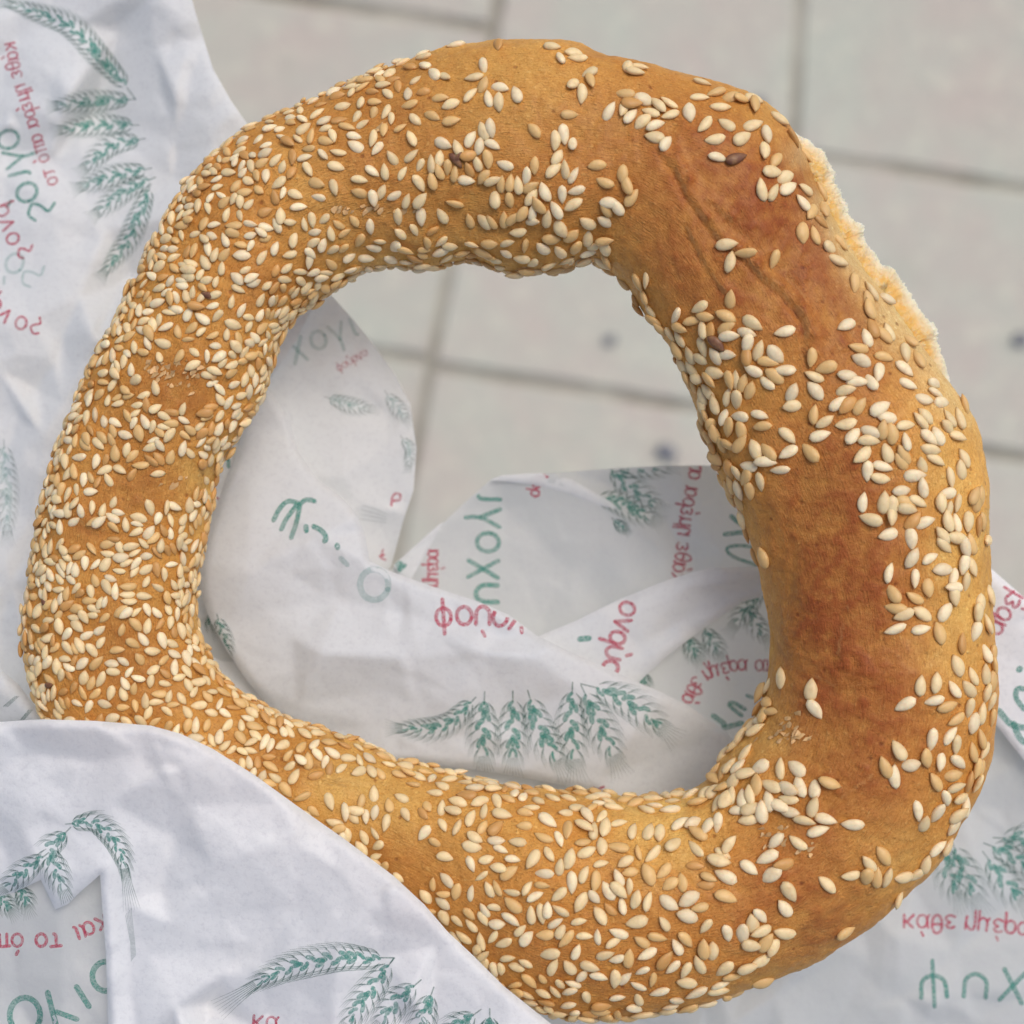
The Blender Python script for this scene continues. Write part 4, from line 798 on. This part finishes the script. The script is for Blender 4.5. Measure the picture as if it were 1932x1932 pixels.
def density(x, y, nz_):
    X_, Y_2 = x * 1.294, y * 1.294
    for a, b, c, d_ in HAND:
        if a < X_ < c and b < Y_2 < d_: return 0.0 if nz_ > -.1 else .15
    base = .98
    if y < 520 and x > 480: base = .72
    if y > 1380 and x > 520: base = .80
    if x > 1300 and y > 1500: base = .6
    if y > 1500 and 600 < x < 900: base = .66
    for bx, by, rx, ry, f in BARE:
        q = ((x - bx) / rx) ** 2 + ((y - by) / ry) ** 2
        base *= 1 - f * math.exp(-q * q * .7)
    base *= min(1.05, max(.25, 1 + .75 * noise.noise(Vector((x * .013, y * .013, 4.2))) ))
    if nz_ < .25: base = max(base * .9, .3)
    return base
cand = rng.integers(0, NA * NT, 230000)
wts = (rc[:, None] + ra[:, None] * ct[None]) / (rc + ra).max()
NF = NRM.reshape(-1, 3); PXf, PYf = PX.ravel(), PY.ravel(); WF = np.clip(wts, 0, 1).ravel()
fn = nrm_grid(V); fn = fn if (fn[:, NT // 4, 2] > 0).mean() > .5 else -fn; fn = fn.reshape(-1, 3)
cnt = 0
for c in cand:
    if NF[c, 2] < -.45 or random.random() > WF[c]: continue
    x, y = PXf[c], PYf[c]; dn = density(x, y, NF[c, 2])
    if dn < .22 or random.random() > dn ** 1.3: continue
    n_ = Vector(fn[c]).normalized(); n_ = (n_ * .5 + Vector(NF[c]) * .5).normalized()
    a = random.uniform(0, 2 * math.pi); ax = Vector((math.cos(a), math.sin(a), random.uniform(-.6, .6)))
    if ax.cross(n_).length < .3: continue
    ax = (ax - n_ * ax.dot(n_)).normalized(); L = slen(x, y) * random.uniform(.80, 1.14) * U
    loc = allV[c] + Vector(random.choices([-1, 0, 1], k=3)) * 0
    ds = discs(loc, ax, L)
    sl_ = .74 + max(0, .92 - dn) * 1.7 * random.uniform(.3, 1)
    lift = 0
    if clash(ds, sl_):
        if dn > .5 and random.random() < .04 and not clash(ds, .5): lift = L * .16
        else: continue
    tn = random.choices([0, 1, 2, 3], [.27, .41, .25, .07] if NF[c, 2] > .35 else [.18, .42, .32, .08])[0]
    add_seed(loc, n_, ax, L, tn, lift); cnt += 1
for x, y, a in ((392, 556, 60), (96, 1292, 50), (88, 1138, 20), (863, 296, 40)):
    h = at_px(x, y, bvh)
    if h[0] is not None: add_seed(h[0], h[1] * NSG, Vector((math.cos(a), -math.sin(a), 0)), 24 * U, 4, 3 * U)
# loose baked flakes round the rough patches
fr_ = random.Random(3); fv, ff_, fc = [], [], []
for cx_, cy_, sx_, sy_, n__ in ((315, 700, 50, 16, 26), (355, 720, 40, 14, 12), (340, 910, 30, 14, 5), (1490, 1385, 34, 22, 26), (720, 240, 16, 10, 8), (1452, 1580, 26, 16, 10), (1520, 1850 - 250, 20, 14, 8), (690, 395, 70, 6, 16), (1040, 1440 + 40, 60, 6, 6)):
    for _ in range(n__):
        h = at_px(cx_ + fr_.gauss(0, sx_ * .6), cy_ + fr_.gauss(0, sy_ * .6), bvh)
        if h[0] is None: continue
        n_ = (h[1] * NSG + Vector((fr_.gauss(0, .35), fr_.gauss(0, .35), 0))).normalized(); e1 = n_.orthogonal().normalized(); e2 = n_.cross(e1); R0 = fr_.uniform(3, 10) * U; i0 = len(fv); a0 = fr_.uniform(0, 6)
        col_ = np.array((.78, .47, .20)) * fr_.uniform(.7, 1.05)
        fv.append(h[0] + n_ * 2.2 * U); fc.append(col_)
        for k in range(7):
            a = a0 + k * .9; rr = R0 * fr_.uniform(.5, 1.2) * (1 if k % 2 else .7)
            fv.append(h[0] + (e1 * math.cos(a) * 1.5 + e2 * math.sin(a) * .8) * rr + n_ * fr_.uniform(.2, 3.0) * U); fc.append(col_)
        ff_ += [(i0, i0 + 1 + k, i0 + 1 + (k + 1) % 7) for k in range(7)]
fm = mesh('crust_flakes', fv, ff_, False); setcol(fm, np.clip(np.array(fc), 0, 1)); fo = link('crust_flakes', fm, bread, M_SEED); fo['kind'] = 'stuff'
print('seeds', len(seeds), 'sprinkled', cnt)
wrapb = PB['front_wrap'][0]
def shown(sd):
    loc, R, L, t, n_ = sd; d_ = (CAM - loc).normalized(); x, y = px(loc)
    if not (0 < x < 1932 and 0 < y < 1932): return 0
    if wrapb.ray_cast(loc, d_)[0] is not None: return 0
    return L * L * max(0, n_.dot(d_))
order = sorted(range(len(seeds)), key=lambda k: -shown(seeds[k]))
single = order[:300]; rest = order[300:]
nb_ = len(SM[(0, 0)].vertices)
for k in single:
    loc, R, L, t, n_ = seeds[k]
    o = bpy.data.objects.new('sesame_seed', SM[(k % 4, t)]); COL.objects.link(o); o.parent = bread
    o.matrix_basis = Matrix.Translation(loc - Vector((0, 0, Z0))) @ R.to_4x4() @ Matrix.Diagonal((L, L * random.Random(k).uniform(.9, 1.12), L, 1))
allv, allf, allc = [], [], []
cache = {}
for key, m_ in SM.items():
    v = np.empty(len(m_.vertices) * 3, dtype=np.float32); m_.vertices.foreach_get('co', v); c = np.empty(len(m_.vertices) * 4, dtype=np.float32)
    m_.color_attributes['tint'].data.foreach_get('color', c)
    cache[key] = (v.reshape(-1, 3), c.reshape(-1, 4)[:, :3], [tuple(p.vertices) for p in m_.polygons])
off = 0
for k in rest:
    loc, R, L, t, n_ = seeds[k]; v, c, f = cache[(k % 4, t)]
    q = v * [L, L * random.Random(k).uniform(.9, 1.12), L] @ np.array(R).T + np.array(loc)
    allv.append(q); allc.append(c * random.Random(k + 5).uniform(.9, 1.06)); allf += [tuple(i + off for i in ff) for ff in f]; off += len(v)
me = mesh('sesame_seeds', np.vstack(allv), allf); setcol(me, np.clip(np.vstack(allc), 0, 1))
o = link('sesame_seeds', me, bread, M_SEED); o['kind'] = 'stuff'; o['label'] = 'the many smaller sesame seeds baked onto the crust'
